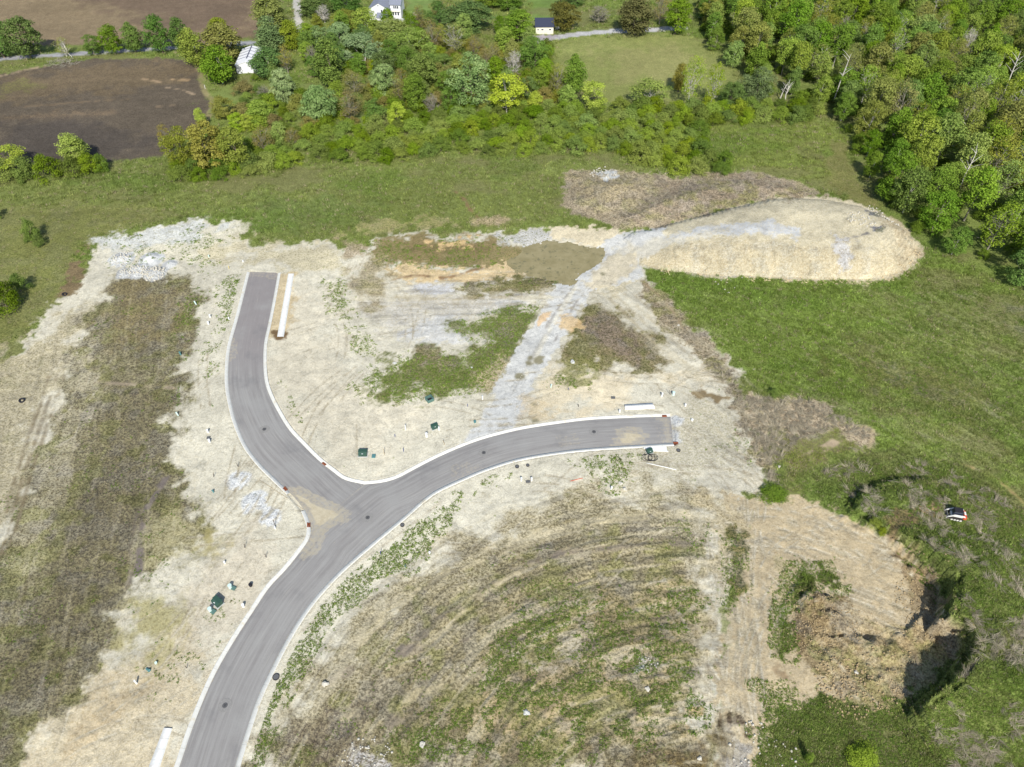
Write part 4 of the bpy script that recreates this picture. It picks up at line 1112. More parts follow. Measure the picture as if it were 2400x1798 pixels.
MG, DG, SV, LG, YG, DY, OL, BO, GB, CE, BG = ('mid_green_leaves', 'dark_green_leaves', 'silvery_leaves', 'light_green_leaves', 'yellow_green_leaves', 'deep_yellow_green_leaves', 'olive_leaves', 'brown_olive_leaves', 'grey_buds', 'cedar_needles', 'blue_green_needles')
ROW = 'trees in the row between the two ploughed fields'
MID = 'separate trees in the rough ground behind the site'
TREES = [
 ('maple', DG, 12, 48, 144, 72, 'dark green tree cut by the left edge between the two ploughed fields', ROW),
 ('maple', DG, 75, 44, 146, 86, 'large dark green maple second from the left edge in the field row', ROW),
 ('sparse', OL, 157, 88, 138, 38, 'half bare olive tree with a broken pale trunk above the brush pile', ROW),
 ('round', DG, 222, 82, 134, 46, 'smallest round green tree of the row between the ploughed fields', ROW),
 ('maple', MG, 272, 60, 134, 52, 'green tree joined on its right by a narrower tree in the field row', ROW),
 ('oval', DG, 320, 54, 130, 46, 'narrow open tree right of a green tree it touches in the field row', ROW),
 ('maple', DG, 384, 38, 132, 58, 'tall dark green tree, left of the touching pair near the field corner', ROW),
 ('oval', DG, 430, 42, 126, 44, 'dark green tree, right of the touching pair left of the yellow-green tree', ROW),
 ('oval', DY, 462, 68, 164, 62, 'deep yellow-green egg shaped tree at the corner of the ploughed field', None),
 ('oval', DY, 520, 42, 100, 52, 'yellow-green tree peeping up behind the taller olive one at the field corner', None),
 ('oval', OL, 532, 56, 154, 92, 'tall pale olive tree left of the white barn', None),
 ('oval', MG, 522, 108, 204, 80, 'bushy green tree in front left of the white barn', None),
 ('oval', OL, 640, -12, 84, 80, 'tall pale grey-green tree at the top edge left of the gravel drive', None),
 ('cone', BG, 640, 38, 128, 82, 'broad blue-green conifer right behind the white barn', None),
 ('oval', DY, 684, 48, 122, 48, 'dark yellow-green tree right of the blue-green conifer', None),
 ('oval', DG, 630, 112, 190, 74, 'dark green tree standing against the right wall of the white barn', None),
 ('sparse', BO, 676, 106, 176, 46, 'brownish cone shaped tree behind the leftmost silvery tree', None),
 ('cone', BG, 644, 138, 194, 38, 'dull green cone shaped evergreen left of the leftmost silvery tree', None),
 ('silver', SV, 672, 166, 252, 60, 'silvery poplar standing alone on grass, leftmost of the silvery trees', MID),
 ('bare', GB, 622, 200, 240, 40, 'low bare grey tree on the grass left of the leftmost silvery tree', MID),
 ('bare', GB, 734, 106, 164, 38, 'twiggy grey-brown tree left of the tall narrow green tree', MID),
 ('silver', SV, 757, 200, 300, 80, 'large silvery weeping tree nearest the thicket on the left', MID),
 ('oval', MG, 778, 90, 214, 66, 'very tall narrow green tree above the large silvery weeping tree', MID),
 ('round', MG, 722, 56, 112, 60, 'green tree just right of the gravel drive end', None),
 ('maple', DG, 742, -8, 44, 84, 'dark tree at the top edge just right of the gravel drive', None),
 ('bare', GB, 762, 10, 58, 46, 'bare grey crown among dark trees left of the white house', None),
 ('maple', DG, 812, -18, 36, 76, 'dark green tree touching the left side of the white house', None),
 ('round', SV, 748, 62, 118, 62, 'grey-green tree below the bare crown left of the white house', None),
 ('maple', OL, 812, 24, 84, 70, 'olive-brown tinted tree below left of the white house', None),
 ('maple', LG, 862, 20, 96, 66, 'fresh green tree just in front of the left end of the white house', None),
 ('silver', SV, 800, 56, 118, 66, 'pale silvery crown in front of the tree group left of centre top', MID),
 ('round', SV, 852, 80, 166, 100, 'wide silver-green tree with two pale trunks showing at its foot', MID),
 ('maple', LG, 920, 46, 116, 92, 'broad light green crown directly below the white house', MID),
 ('round', LG, 964, 66, 140, 90, 'light green crown right below the white house, beside brown trees', MID),
 ('silver', BG, 958, 104, 172, 66, 'blue-grey swept tree below the two light green crowns', MID),
 ('silver', SV, 906, 154, 232, 66, 'round silvery tree in the middle of the rough ground', MID),
 ('round', DY, 888, 136, 180, 50, 'yellow-olive bushy crown behind the round silvery tree', MID),
 ('sparse', BO, 834, 168, 240, 56, 'brownish half leafed tree right of the very tall narrow green tree', MID),
 ('sparse', BO, 824, 214, 292, 66, 'brown twiggy tree right of the large silvery weeping tree', MID),
 ('sparse', BO, 944, 160, 214, 40, 'small brown tree squeezed right of the round silvery tree', MID),
 ('maple', MG, 996, 132, 220, 80, 'dark mid green tree left of the biggest silver-green dome', MID),
 ('maple', MG, 978, 174, 268, 56, 'fresh green tree between the round silvery tree and the small bare tree', MID),
 ('bare', GB, 1014, 218, 276, 46, 'small bare grey tree on the grass below the biggest silver-green dome', MID),
 ('round', YG, 934, 242, 302, 50, 'bright yellow-green bush-like tree above the thicket', MID),
 ('open', MG, 884, 234, 292, 60, 'flat crowned green tree left of the bright yellow-green bush-like tree', MID),
 ('round', SV, 1106, 128, 258, 104, 'biggest silver-green dome shaped tree in the rough ground', MID),
 ('round', MG, 1058, 200, 262, 46, 'green tree at the left foot of the biggest silver-green dome', MID),
 ('open', YG, 1188, 178, 276, 98, 'yellow-green tree with a white forked trunk showing through', MID),
 ('oval', YG, 1254, 214, 266, 36, 'small yellow-green tree right of the white trunked one', MID),
 ('bare', GB, 1204, 116, 190, 50, 'bare grey fan shaped tree behind the white trunked tree', MID),
 ('sparse', BO, 1158, 98, 172, 46, 'brown thinly leafed tree left of the bare grey fan shaped tree', MID),
 ('sparse', OL, 1064, 54, 136, 60, 'olive-brown tree with pale stem below the large dark maple', MID),
 ('sparse', BO, 1014, 44, 126, 54, 'grey-brown twiggy tree right of the light green crowns', MID),
 ('round', MG, 1042, 128, 172, 50, 'low green crown behind the biggest silver-green dome', MID),
 ('sparse', OL, 1116, 80, 128, 46, 'thin olive tree right below the large dark maple', MID),
 ('maple', MG, 1180, 70, 124, 50, 'green tree below left of the cream shed', MID),
 ('maple', DG, 1098, 6, 92, 122, 'large dark green maple near the top centre', MID),
 ('maple', MG, 1214, 26, 104, 84, 'large green tree touching the left wall of the cream shed', MID),
 ('sparse', BO, 1032, -4, 40, 56, 'brown budding tree at the top edge right of the mown lawn', None),
 ('bare', GB, 974, 28, 64, 42, 'bare greyish tree below the round bush beside the white house', None),
 ('round', DG, 992, 24, 64, 30, 'small dark green tree below the mown lawn', None),
 ('maple', DG, 1190, -34, 28, 80, 'dark tree on the top edge above the large green trees', None),
 ('maple', MG, 1140, -20, 22, 60, 'green tree on the top edge left of the dark one', None),
 ('round', MG, 1254, 92, 178, 72, 'dense round green tree below the cream shed drive', MID),
 ('round', MG, 1262, 160, 216, 60, 'low green crown at the foot of the dense round tree', MID),
 ('oval', MG, 1346, 130, 226, 56, 'narrow green tree standing at the left of the upper meadow', MID),
 ('sparse', OL, 1306, 150, 226, 44, 'thin olive tree left of the narrow green tree by the upper meadow', MID),
 ('oval', LG, 1330, 200, 258, 44, 'light green tree at the foot of the narrow green tree', MID),
 ('open', YG, 1390, 194, 268, 76, 'bright yellow-green spreading tree below the upper meadow', MID),
 ('open', LG, 1520, 188, 258, 96, 'light green flat crowned tree with pale trunks below the upper meadow', MID),
 ('maple', CE, 1318, 6, 78, 74, 'dark brownish cedar behind the cream shed', None),
 ('bare', GB, 1404, 12, 60, 62, 'wide grey bare tree beyond the paved drive', None),
 ('round', DG, 1340, -20, 20, 60, 'dark tree at the top edge above the cream shed', None),
 ('oval', CE, 1488, -6, 90, 84, 'big dark cedar where the paved drive ends', None),
 ('sparse', BO, 1545, -16, 62, 50, 'grey-brown thin tree right of the big dark cedar', None),
 ('maple', MG, 1582, -4, 86, 66, 'green tree at the right end of the paved drive', None),
 ('forestthin', LG, 1612, 138, 262, 50, 'tall tree with silvery top and bare pale stem at the thicket edge', 'thin tall trees below the upper meadow'),
 ('forestthin', LG, 1662, 152, 258, 44, 'thin tall tree with a long white stem right of the silvery topped one', 'thin tall trees below the upper meadow'),
 ('round', DG, 1712, 194, 256, 62, 'dark round tree right of the thin tall trees', None),
 ('round', BG, 1768, 160, 250, 78, 'grey-green rounded tree where the thicket meets the woodland', None),
 ('oval', BO, 1588, 150, 220, 36, 'small brownish tree left of the silvery topped tall tree', None),
 ('round', OL, 526, 228, 282, 60, 'round dull olive tree at the right corner of the ploughed field', None),
 ('round', YG, 562, 264, 312, 46, 'yellow-green tree right of the dull olive round tree', None),
 ('maple', LG, 614, 238, 302, 70, 'light green tree above the brown-olive clump', None),
 ('round', YG, 582, 268, 312, 40, 'small bright yellow-green tree between lighter trees at the clump', None),
 ('oval', YG, 660, 286, 350, 40, 'bright yellow-green narrow tree standing out of the brown-olive clump', None),
 ('oval', YG, 476, 254, 300, 26, 'thin yellow-green tree reaching out over the ploughed field', None),
 ('sparse', BO, 398, 292, 360, 44, 'thin brown-olive tree leaning at the left end of the clump', 'brown-olive clump right of the ploughed field'),
 ('round', OL, 440, 300, 400, 84, 'left brown-olive tree of the clump right of the ploughed field', 'brown-olive clump right of the ploughed field'),
 ('maple', BO, 500, 288, 410, 96, 'largest brown-olive tree in the middle of the clump', 'brown-olive clump right of the ploughed field'),
 ('maple', OL, 556, 300, 400, 78, 'olive tree right of the largest brown-olive one in the clump', 'brown-olive clump right of the ploughed field'),
 ('sparse', BO, 624, 296, 366, 60, 'brown twiggy tree left of the bright yellow-green narrow tree', 'brown-olive clump right of the ploughed field'),
 ('sparse', BO, 690, 300, 352, 44, 'small brown twiggy tree right of the bright yellow-green narrow tree', 'brown-olive clump right of the ploughed field'),
 ('open', YG, 30, 346, 412, 100, 'wide yellow-green tree at the left edge below the ploughed field', None),
 ('oval', YG, 186, 314, 392, 68, 'bright yellow-green tree standing up from the hedge below the ploughed field', None),
]
for (k, m_, x, yt, yb, wp, lab, grp) in TREES:
    tree_px(k, m_, x, yt, yb, wp, lab, group=grp, bark=BARK_PALE if ('white' in lab or 'pale' in lab) else (BARK_GREY if k in ('bare', 'sparse') else BARK))
# trees whose trunks stand outside the left edge and reach or shade the picture
add_tree('round', MG, *gp(-62, 902), 0, 7.0, 1.0, 'green tree outside the left edge throwing the dark shadow on the sand', rot=1.0)

# shrubs: hedge, lone bushes
TH, TD = 'thicket_leaves', 'thicket_dark_leaves'
def shrub_px(x, ytop, ybot, wpx, lab, lmat=TH, grp=None, name='shrub'):
    return tree_px('shrub', lmat, x, ytop, ybot, wpx, lab, group=grp, cat='shrub', name=name)
HEDGE = 'bushes of the hedge below the ploughed field'
for x, yt, yb, wp, lab, lmat in [
  (8, 372, 432, 70, 'green bush at the left edge below the wide yellow-green tree', TH), (66, 368, 428, 70, 'olive bush second from the left in the hedge', TD),
  (122, 358, 424, 70, 'olive-green bush left of the bright tree in the hedge', TD), (176, 366, 418, 66, 'bush under the bright yellow-green hedge tree', TD),
  (216, 358, 412, 62, 'dark green bush right of the bright yellow-green hedge tree', TD), (242, 362, 406, 46, 'last bush at the right end of the hedge below the field', TD)]:
    shrub_px(x, yt, yb, wp, lab, lmat, HEDGE)
for x, yt, yb, wp, lab, lmat in [
  (18, 655, 738, 78, 'large dark green bush at the left edge of the rough grass', TD), (50, 640, 690, 46, 'smaller bush just behind the large dark one at the left edge', TD),
  (80, 515, 570, 44, 'reddish olive bush in the rough grass at upper left', TD), (95, 548, 580, 30, 'low dark bush below the reddish olive one', TD), (-4, 480, 515, 26, 'dark bush cut by the left edge beside the rough grass', TD),
  (52, 170 - 12, 172, 1, '', None), (1650, 0, 0, 0, '', None),
  (1650, 922, 945, 26, 'tiny', None),
  (1812, 910, 932, 24, 'small dark bush at the edge of the large meadow by the straw', TD),
  (948, 22, 40, 16, 'round clipped bush at the right corner of the white house', DG if False else TD),
  (2020, 1768, 1800, 84, 'bright yellow-green leafy bush at the bottom edge right of the dirt track', TH), (1890, 1765, 1790, 22, 'small bright yellow-green weed bush left of the larger bottom one', TH),
  (1810, 1145, 1175, 70, 'low green bushes where the dirt works begin', TD), (2040, 1220, 1250, 34, 'yellow-green bush on the upper rim of the dirt works', TH), (2062, 1240, 1262, 22, 'second small yellow-green bush on the rim of the dirt works', TH),
  (598, 172, 192, 22, 'small bush on the grass in front of the white barn', TD)]:
    if lmat is None or wp < 5: continue
    shrub_px(x, yt, yb, wp, lab, lmat)

# thicket band: bushes scattered with a minimum spacing
THICK = poly([(385, 401), (470, 389), (640, 330), (760, 300), (900, 292), (1050, 280), (1240, 262), (1400, 258), (1500, 248), (1640, 252), (1780, 250), (1925, 240), (1945, 285), (1850, 292), (1700, 296), (1640, 320), (1660, 359), (1712, 394), (1700, 414), (1600, 411), (1500, 387), (1440, 369), (1330, 361), (1200, 373), (1020, 367), (950, 381), (820, 385), (700, 389), (620, 407), (560, 429), (440, 435), (400, 423)])
def scatter(P, spacing, n, seed, dist_var=.3):
    g = np.random.default_rng(seed)
    lo, hi = P.min(0), P.max(0)
    pts = []
    cand = g.random((n, 2)) * (hi - lo) + lo
    ins = sdist(cand[:, 0], cand[:, 1], P, 10) > 0.8
    for c in cand[ins]:
        if all((c[0] - p[0]) ** 2 + (c[1] - p[1]) ** 2 > spacing ** 2 for p in pts):
            pts.append(c)
    return np.array(pts)
tp = scatter(THICK, 4.3, 9000, 3)
def back_px(X, Y, Z=0):
    dx, dy, dz = X, Y, Z - CAM_H
    dep = dy * CP - dz * SP
    return 1200 + FPX * dx / dep, 899 - FPX * (dy * SP + dz * CP) / dep
print('thicket', len(tp))
for X, Y in tp:
    px, py = back_px(X, Y)
    h = random.uniform(3.4, 5.6)
    lmat = TH if vnoise(np.array([X / 12]), np.array([Y / 12]), 5)[0] + random.uniform(-.25, .25) > .45 else TD
    if px < 700: zone = 'left part of the long thicket'
    elif px < 1150: zone = 'middle of the long thicket behind the meadow'
    elif px < 1500: zone = 'long thicket behind the brush covered mounds'
    else: zone = 'right end of the thicket next to the woodland'
    add_tree('shrub', lmat, X, Y, tz(X, Y), h, random.uniform(.95, 1.3), ('leafy light green bush in the ' if lmat == TH else 'leafy darker green bush in the ') + zone, group=('light' if lmat == TH else 'darker') + ' bushes, ' + zone, name='shrub', cat='shrub')

# infill shrubs and small trees in the rough ground between the listed trees
INF = poly([(560, 215), (760, 225), (860, 120), (1000, 100), (1160, 120), (1300, 110), (1320, 240), (1240, 262), (1050, 282), (900, 292), (760, 300), (640, 325), (560, 300)])
for i, (X, Y) in enumerate(scatter(INF, 4.6, 5000, 11)):
    px, py = back_px(X, Y)
    zone = 'left part' if px < 850 else ('middle' if px < 1080 else 'right part')
    lmat = random.choice([TH, TD, OL, BO, TD])
    tone = {TH: 'light green', TD: 'dark green', OL: 'olive', BO: 'brownish'}[lmat]
    add_tree('shrub', lmat, X, Y, tz(X, Y), random.uniform(2.6, 5.6), random.uniform(.9, 1.3), f'{tone} bush between trees, {zone} of the rough ground', group=f'{tone} undergrowth, {zone}', name='shrub', cat='shrub')

# more crowns closing the gaps of the tree belt
BELT = poly([(690, 120), (760, 70), (840, 90), (1000, 60), (1230, 60), (1290, 200), (1230, 250), (1050, 255), (960, 262), (840, 250), (790, 190), (700, 190)])
used = [(t_.location.x, t_.location.y) for t_ in bpy.data.objects if t_.get('category') == 'tree']
for i, (X, Y) in enumerate(scatter(BELT, 8.0, 3000, 17)):
    if min((X - a) ** 2 + (Y - b) ** 2 for a, b in used) < 36: continue
    px, py = back_px(X, Y)
    zone = 'left part' if px < 900 else ('middle' if px < 1080 else 'right part')
    k = random.choices([('maple', MG, 'mid green'), ('oval', OL, 'olive'), ('round', DG, 'dark green'), ('sparse', BO, 'brownish thin'), ('maple', LG, 'light green')], [4, 3, 3, 2, 3])[0]
    add_tree(k[0], k[1], X, Y, tz(X, Y), random.uniform(7, 11.5), random.uniform(.9, 1.15), f'{k[2]} smaller tree among bigger ones, {zone} of the tree belt', group=f'{k[2]} smaller trees, {zone} of the belt')

# woodland on the right
WOOD = poly([(1630, -90), (1640, 60), (1655, 110), (1700, 150), (1740, 190), (1790, 225), (1860, 240), (1950, 262), (1985, 335), (2028, 418), (2062, 480), (2105, 530), (2165, 572), (2235, 604), (2325, 652), (2420, 704), (2520, 754), (2620, 700), (2900, 400), (3000, 100), (2900, -90)])
wp_ = scatter(WOOD, 7.2, 14000, 21)
wp_ = wp_[np.argsort(wp_[:, 1])]
vis = []
rest = []
for X, Y in wp_:
    px, py = back_px(X, Y, 8.0)
    (vis if (px < 2440 and py > -60) else rest).append((X, Y))
print('wood', len(vis), len(rest))
if len(vis) > 290:
    rest += vis[290:]; vis = vis[:290]
WK = [('forest', MG, 'mid green', 9), ('forest', LG, 'light green', 5), ('forest', OL, 'olive', 6), ('forest', DG, 'dark green', 1.2), ('forestthin', LG, 'thin light green', 4), ('forestthin', OL, 'thin olive', 5), ('bare', GB, 'bare grey', .7), ('maple', LG, 'bushy light green', 2), ('oval', MG, 'dense mid green', 3)]
ws_ = [k[3] for k in WK]
for X, Y in vis:
    d = float(sdist(np.array([X]), np.array([Y]), WOOD, 30)[0])
    px, py = back_px(X, Y)
    if px < 1760: zone = 'corner of the woodland by the upper meadow'
    elif d < 7: zone = 'front edge of the woodland'
    elif py > 420: zone = 'lower right part of the woodland'
    elif py > 200: zone = 'middle of the woodland'
    else: zone = 'far top right of the woodland'
    k = random.choices(WK, ws_)[0]
    if d < 9: k = random.choice([('round', MG, 'bushy green'), ('maple', LG, 'bushy light green'), ('oval', MG, 'bushy green'), ('maple', MG, 'bushy green'), ('round', OL, 'bushy olive')])
    hh = random.uniform(12, 17) * (0.66 if d < 4 else (.85 if d < 9 else 1))
    add_tree(k[0], k[1], X, Y, tz(X, Y), hh, random.uniform(.85, 1.15), f'{k[2]} tree in the {zone}', group=f'{k[2]} trees, {zone}', bark=BARK_PALE if random.random() < .35 else BARK_GREY)

def merged_copies(name, items, mat, protos, label):
    """many small copies merged into one mesh of stuff"""
    Vs, Fs, Ts = [], [], []; off = 0
    for (x, y, z, s, sz, rot, pi, tn) in items:
        V, F, T = protos[pi][:3]
        c, sn = math.cos(rot), math.sin(rot)
        W = np.stack([(V[:, 0] * c - V[:, 1] * sn) * s + x, (V[:, 0] * sn + V[:, 1] * c) * s + y, V[:, 2] * sz + z], 1)
        Vs.append(W); Fs.append(F + off); Ts.append(T); off += len(V)
    me = np_mesh(name, np.concatenate(Vs), np.concatenate(Fs), mat); attr_f(me, 'leaf_tone', np.concatenate(Ts))
    return obj(name, me, kind='stuff', label=label)
# woodland outside the picture, one mass
prs = [make_leaves('forest', 300 + i) for i in range(2)]
rest = [r for r in rest if abs(r[0]) < 330][:170]
merged_copies('distant_woodland', [(x, y, 0, h_ := random.uniform(11, 15), h_, random.uniform(0, 6), i % 2, 0) for i, (x, y) in enumerate(rest)], LEAFMATS[MG], prs, 'rest of the broadleaf woodland, deeper in and beyond the picture')
# shaded brambles and saplings under the woodland trees
prs = [make_leaves('shrub', 320 + i) for i in range(2)]
us = [p for p in scatter(WOOD, 5.0, 9000, 33) if back_px(p[0], p[1], 3)[0] < 2480]
und = [(x, y, 0, h_ := random.uniform(2.2, 4.5), h_ , random.uniform(0, 6), i % 2, 0) for i, (x, y) in enumerate(us)][:420]
merged_copies('undergrowth', und, LEAFMATS[TD], prs, 'dark leafy undergrowth beneath the woodland trees')

# ------------------------------------------------------------------ grass, dry stalks and weeds as ground cover
def tuft_template(n, seed, spread, hgt, wdt, lean):
    g = np.random.default_rng(seed)
    a = g.random(n) * 6.283; r = np.sqrt(g.random(n)) * spread
    bx, by = r * np.cos(a), r * np.sin(a)
    la = a + g.normal(size=n) * .7; ll = lean * g.uniform(.3, 1.2, n)
    h = hgt * g.uniform(.6, 1.2, n)
    wa = g.random(n) * 6.283; w_ = wdt * g.uniform(.6, 1.3, n)
    p0 = np.stack([bx - np.cos(wa) * w_, by - np.sin(wa) * w_, np.full(n, -.05)], 1)
    p1 = np.stack([bx + np.cos(wa) * w_, by + np.sin(wa) * w_, np.full(n, -.05)], 1)
    p2 = np.stack([bx + np.cos(la) * ll, by + np.sin(la) * ll, h], 1)
    return np.stack([p0, p1, p2], 1).reshape(-1, 3)          # 3n verts

def leafy_template(n, seed, rad, hgt, size):
    g = np.random.default_rng(seed)
    d = g.normal(size=(n, 3)); d /= np.linalg.norm(d, axis=1)[:, None]; d[:, 2] = np.abs(d[:, 2])
    p = d * [rad, rad, hgt] * (g.random((n, 1)) ** .4)
    nr = d + g.normal(size=(n, 3)) * .5 + [0, 0, .5]; nr /= np.linalg.norm(nr, axis=1)[:, None]
    a = np.cross(nr, g.normal(size=(n, 3))); a /= np.linalg.norm(a, axis=1)[:, None]; b = np.cross(nr, a)
    s = size * g.uniform(.6, 1.3, (n, 1))
    return np.stack([p - a * s, p + a * s * .8 - b * s * .7, p + b * s], 1).reshape(-1, 3)

def cover_leaf_material(name, trans):
    m = bpy.data.materials.new(name); m.use_nodes = True
    nt = m.node_tree; nt.nodes.clear()
    out = N(nt, 'ShaderNodeOutputMaterial')
    c = N(nt, 'ShaderNodeAttribute', attribute_name='tone').outputs['Color']
    d = N(nt, 'ShaderNodeBsdfDiffuse'); t = N(nt, 'ShaderNodeBsdfTranslucent')
    nt.links.new(c, d.inputs['Color']); nt.links.new(c, t.inputs['Color'])
    mx = N(nt, 'ShaderNodeMixShader'); mx.inputs[0].default_value = trans
    nt.links.new(d.outputs[0], mx.inputs[1]); nt.links.new(t.outputs[0], mx.inputs[2])
    nt.links.new(mx.outputs[0], out.inputs['Surface'])
    return m
GRASS_MAT = cover_leaf_material('grass_blades', .35)

def scatter_mesh(name, X, Y, Z, sc, cols, templates, label, lean_dir=None, mat=None):
    g = np.random.default_rng(len(X))
    n = len(X)
    ti = g.integers(0, len(templates), n)
    rot = g.random(n) * 6.283
    Vs, Cs = [], []
    for k, T in enumerate(templates):
        m = ti == k
        if not m.any(): continue
        c, s = np.cos(rot[m])[:, None], np.sin(rot[m])[:, None]
        vx = (T[None, :, 0] * c - T[None, :, 1] * s) * sc[m][:, None]
        vy = (T[None, :, 0] * s + T[None, :, 1] * c) * sc[m][:, None]
        vz = np.repeat(T[None, :, 2], m.sum(), 0) * sc[m][:, None] * g.uniform(.8, 1.2, (m.sum(), 1))
        W = np.stack([vx + X[m][:, None], vy + Y[m][:, None], vz + Z[m][:, None]], -1)
        Vs.append(W.reshape(-1, 3))
        nb = T.shape[0] // 3
        cc = np.repeat(cols[m][:, None, :], nb, 1) * g.uniform(.72, 1.3, (m.sum(), nb, 1))
        Cs.append(np.repeat(cc, 3, 1).reshape(-1, 3))
    V = np.concatenate(Vs); Cc = np.concatenate(Cs)
    F = np.arange(len(V)).reshape(-1, 3)
    me = np_mesh(name, V, F, mat or GRASS_MAT)
    at = me.attributes.new('tone', 'FLOAT_COLOR', 'POINT')
    at.data.foreach_set('color', np.hstack([Cc, np.ones((len(V), 1))]).astype(np.float32).ravel())
    return obj(name, me, kind='stuff', label=label)

def sample_view(n, seed, ymin=-40, ymax=1860):
    g = np.random.default_rng(seed)
    px = g.uniform(-420, 2860, n); py = g.uniform(ymin, ymax, n)
    v = (py - 899) / FPX; t = CAM_H / (SP + v * CP)
    X = (px - 1200) / FPX * t; Y = (CP - v * SP) * t
    Z = terrain(X, Y)
    return X, Y, Z, t

X, Y, Z, D = sample_view(300000, 5)
A, B, C_, G_ = cover(X, Y, Z)
g0 = np.random.default_rng(8)
road_d = sdist(X, Y, road_outline, 10)
field = np.maximum(sdist(X, Y, L[0][1], 5), sdist(X, Y, L[3][1] if L[3][0] == 'p' else L[0][1], 5))
green = A[:, 1] / (A[:, 0] + 1e-6)
lum = A.sum(1)
keep = (road_d < -1.2) & (G_ > .42) & (lum < .85) & (sdist(X, Y, pond_poly, 5) < -.5) & (sdist(X, Y, WOOD, 5) < 1)
prob = np.where(green > 1.05, .95, np.clip((G_ - .45) * 1.6, 0, .62)) * np.clip(1.4 - lum, .25, 1)
f1 = sdist(X, Y, poly([(-400, -60), (606, -60), (604, 100), (0, 118), (-400, 150)]), 3) > -1
f2 = sdist(X, Y, poly([(-400, 200), (0, 176), (110, 156), (230, 138), (436, 137), (462, 160), (502, 245), (480, 300), (392, 360), (270, 378), (-400, 440)]), 3) > -1
prob = np.where(f1 | f2, 0.0, prob)
dirtd = sdist(X, Y, poly(DIRT), 3); prob = np.where((dirtd > .5) & (green < 1.05), .02, prob)
keep &= g0.random(len(X)) < prob
X, Y, Z, D, A, B, green = X[keep], Y[keep], Z[keep], D[keep], A[keep], B[keep], green[keep]
pick = g0.random(len(X))
cols = np.where((pick < .62)[:, None], A * 1.35, B * 1.6) * np.exp(g0.normal(size=len(X)) * .22)[:, None]
straw = (g0.random(len(X)) < np.where(green > 1.05, .07, .30)) 
cols = np.where(straw[:, None], alb(196, 180, 148)[None, :] * g0.uniform(.7, 1.1, (len(X), 1)), cols)
sc = .85 * np.clip(D / 150, .8, 2.2) * g0.uniform(.7, 1.3, len(X)) * np.where(green > 1.05, 1.0, .6)
tpl = [tuft_template(11, s, .36, .42, .05, .38) for s in range(4)]
print('tufts', len(X))
scatter_mesh('grass', X, Y, Z, sc, cols, tpl, 'rough meadow grass and dry stalks growing over the open ground')

# long flattened straw stalks on the overgrown bank, the brush mounds and the straw fans
def zone_mask(X, Y, Z, pts):
    PX = X * CAM_H / (CAM_H - Z); PY = Y * CAM_H / (CAM_H - Z)
    return sdist(PX, PY, poly(pts), 6)
X, Y, Z, D = sample_view(130000, 15, 380, 1860)
m1 = zone_mask(X, Y, Z, [(1322, 480), (1325, 400), (1470, 398), (1650, 405), (1780, 403), (1938, 458), (1740, 480), (1540, 532), (1340, 510)]) > 0
m2 = zone_mask(X, Y, Z, [(1738, 918), (1900, 930), (2050, 1000), (2040, 1050), (1960, 1010), (1880, 1040), (1800, 1120), (1760, 1010)]) > 0
m3 = zone_mask(X, Y, Z, [(1830, 1110), (2000, 1075), (2200, 1080), (2480, 1220), (2480, 1860), (2230, 1860), (2150, 1700), (2262, 1540), (2262, 1440), (2220, 1340), (2060, 1230), (1960, 1180)]) > 0
m4 = zone_mask(X, Y, Z, [(1505, 655), (1610, 760), (1730, 880), (1842, 1150), (1800, 1158), (1690, 900), (1560, 765)]) > 0
gg = np.random.default_rng(77)
cl = fbm(X, Y, 3.5, 301, 3)
keep = (m1 & (gg.random(len(X)) < .5)) | (m2 & (gg.random(len(X)) < .75)) | (m3 & (cl > .52) & (gg.random(len(X)) < .45)) | (m4 & (gg.random(len(X)) < .4))
X, Y, Z, D, cl = X[keep], Y[keep], Z[keep], D[keep], cl[keep]
def stalk_template(n, seed):
    g = np.random.default_rng(seed)
    a = g.normal(size=n) * .28
    ln = g.uniform(.8, 1.9, n); b = g.normal(size=(n, 2)) * .22
    w_ = g.uniform(.02, .05, n)
    p0 = np.stack([b[:, 0] - np.sin(a) * w_, b[:, 1] + np.cos(a) * w_, np.full(n, .02)], 1)
    p1 = np.stack([b[:, 0] + np.sin(a) * w_, b[:, 1] - np.cos(a) * w_, np.full(n, .02)], 1)
    p2 = np.stack([b[:, 0] + np.cos(a) * ln, b[:, 1] + np.sin(a) * ln, g.uniform(.15, .65, n)], 1)
    return np.stack([p0, p1, p2], 1).reshape(-1, 3)
print('stalks', len(X))
cc = alb(206, 194, 168)[None] * gg.uniform(.6, 1.15, (len(X), 1)) * np.where(gg.random((len(X), 1)) < .35, np.array([[.84, .84, .86]]), 1.0)
scatter_mesh('dead_grass', X, Y, Z, gg.uniform(.7, 1.2, len(X)), cc, [stalk_template(12, s) for s in range(6)], 'pale flattened dead stalks lying over the banks and mounds')

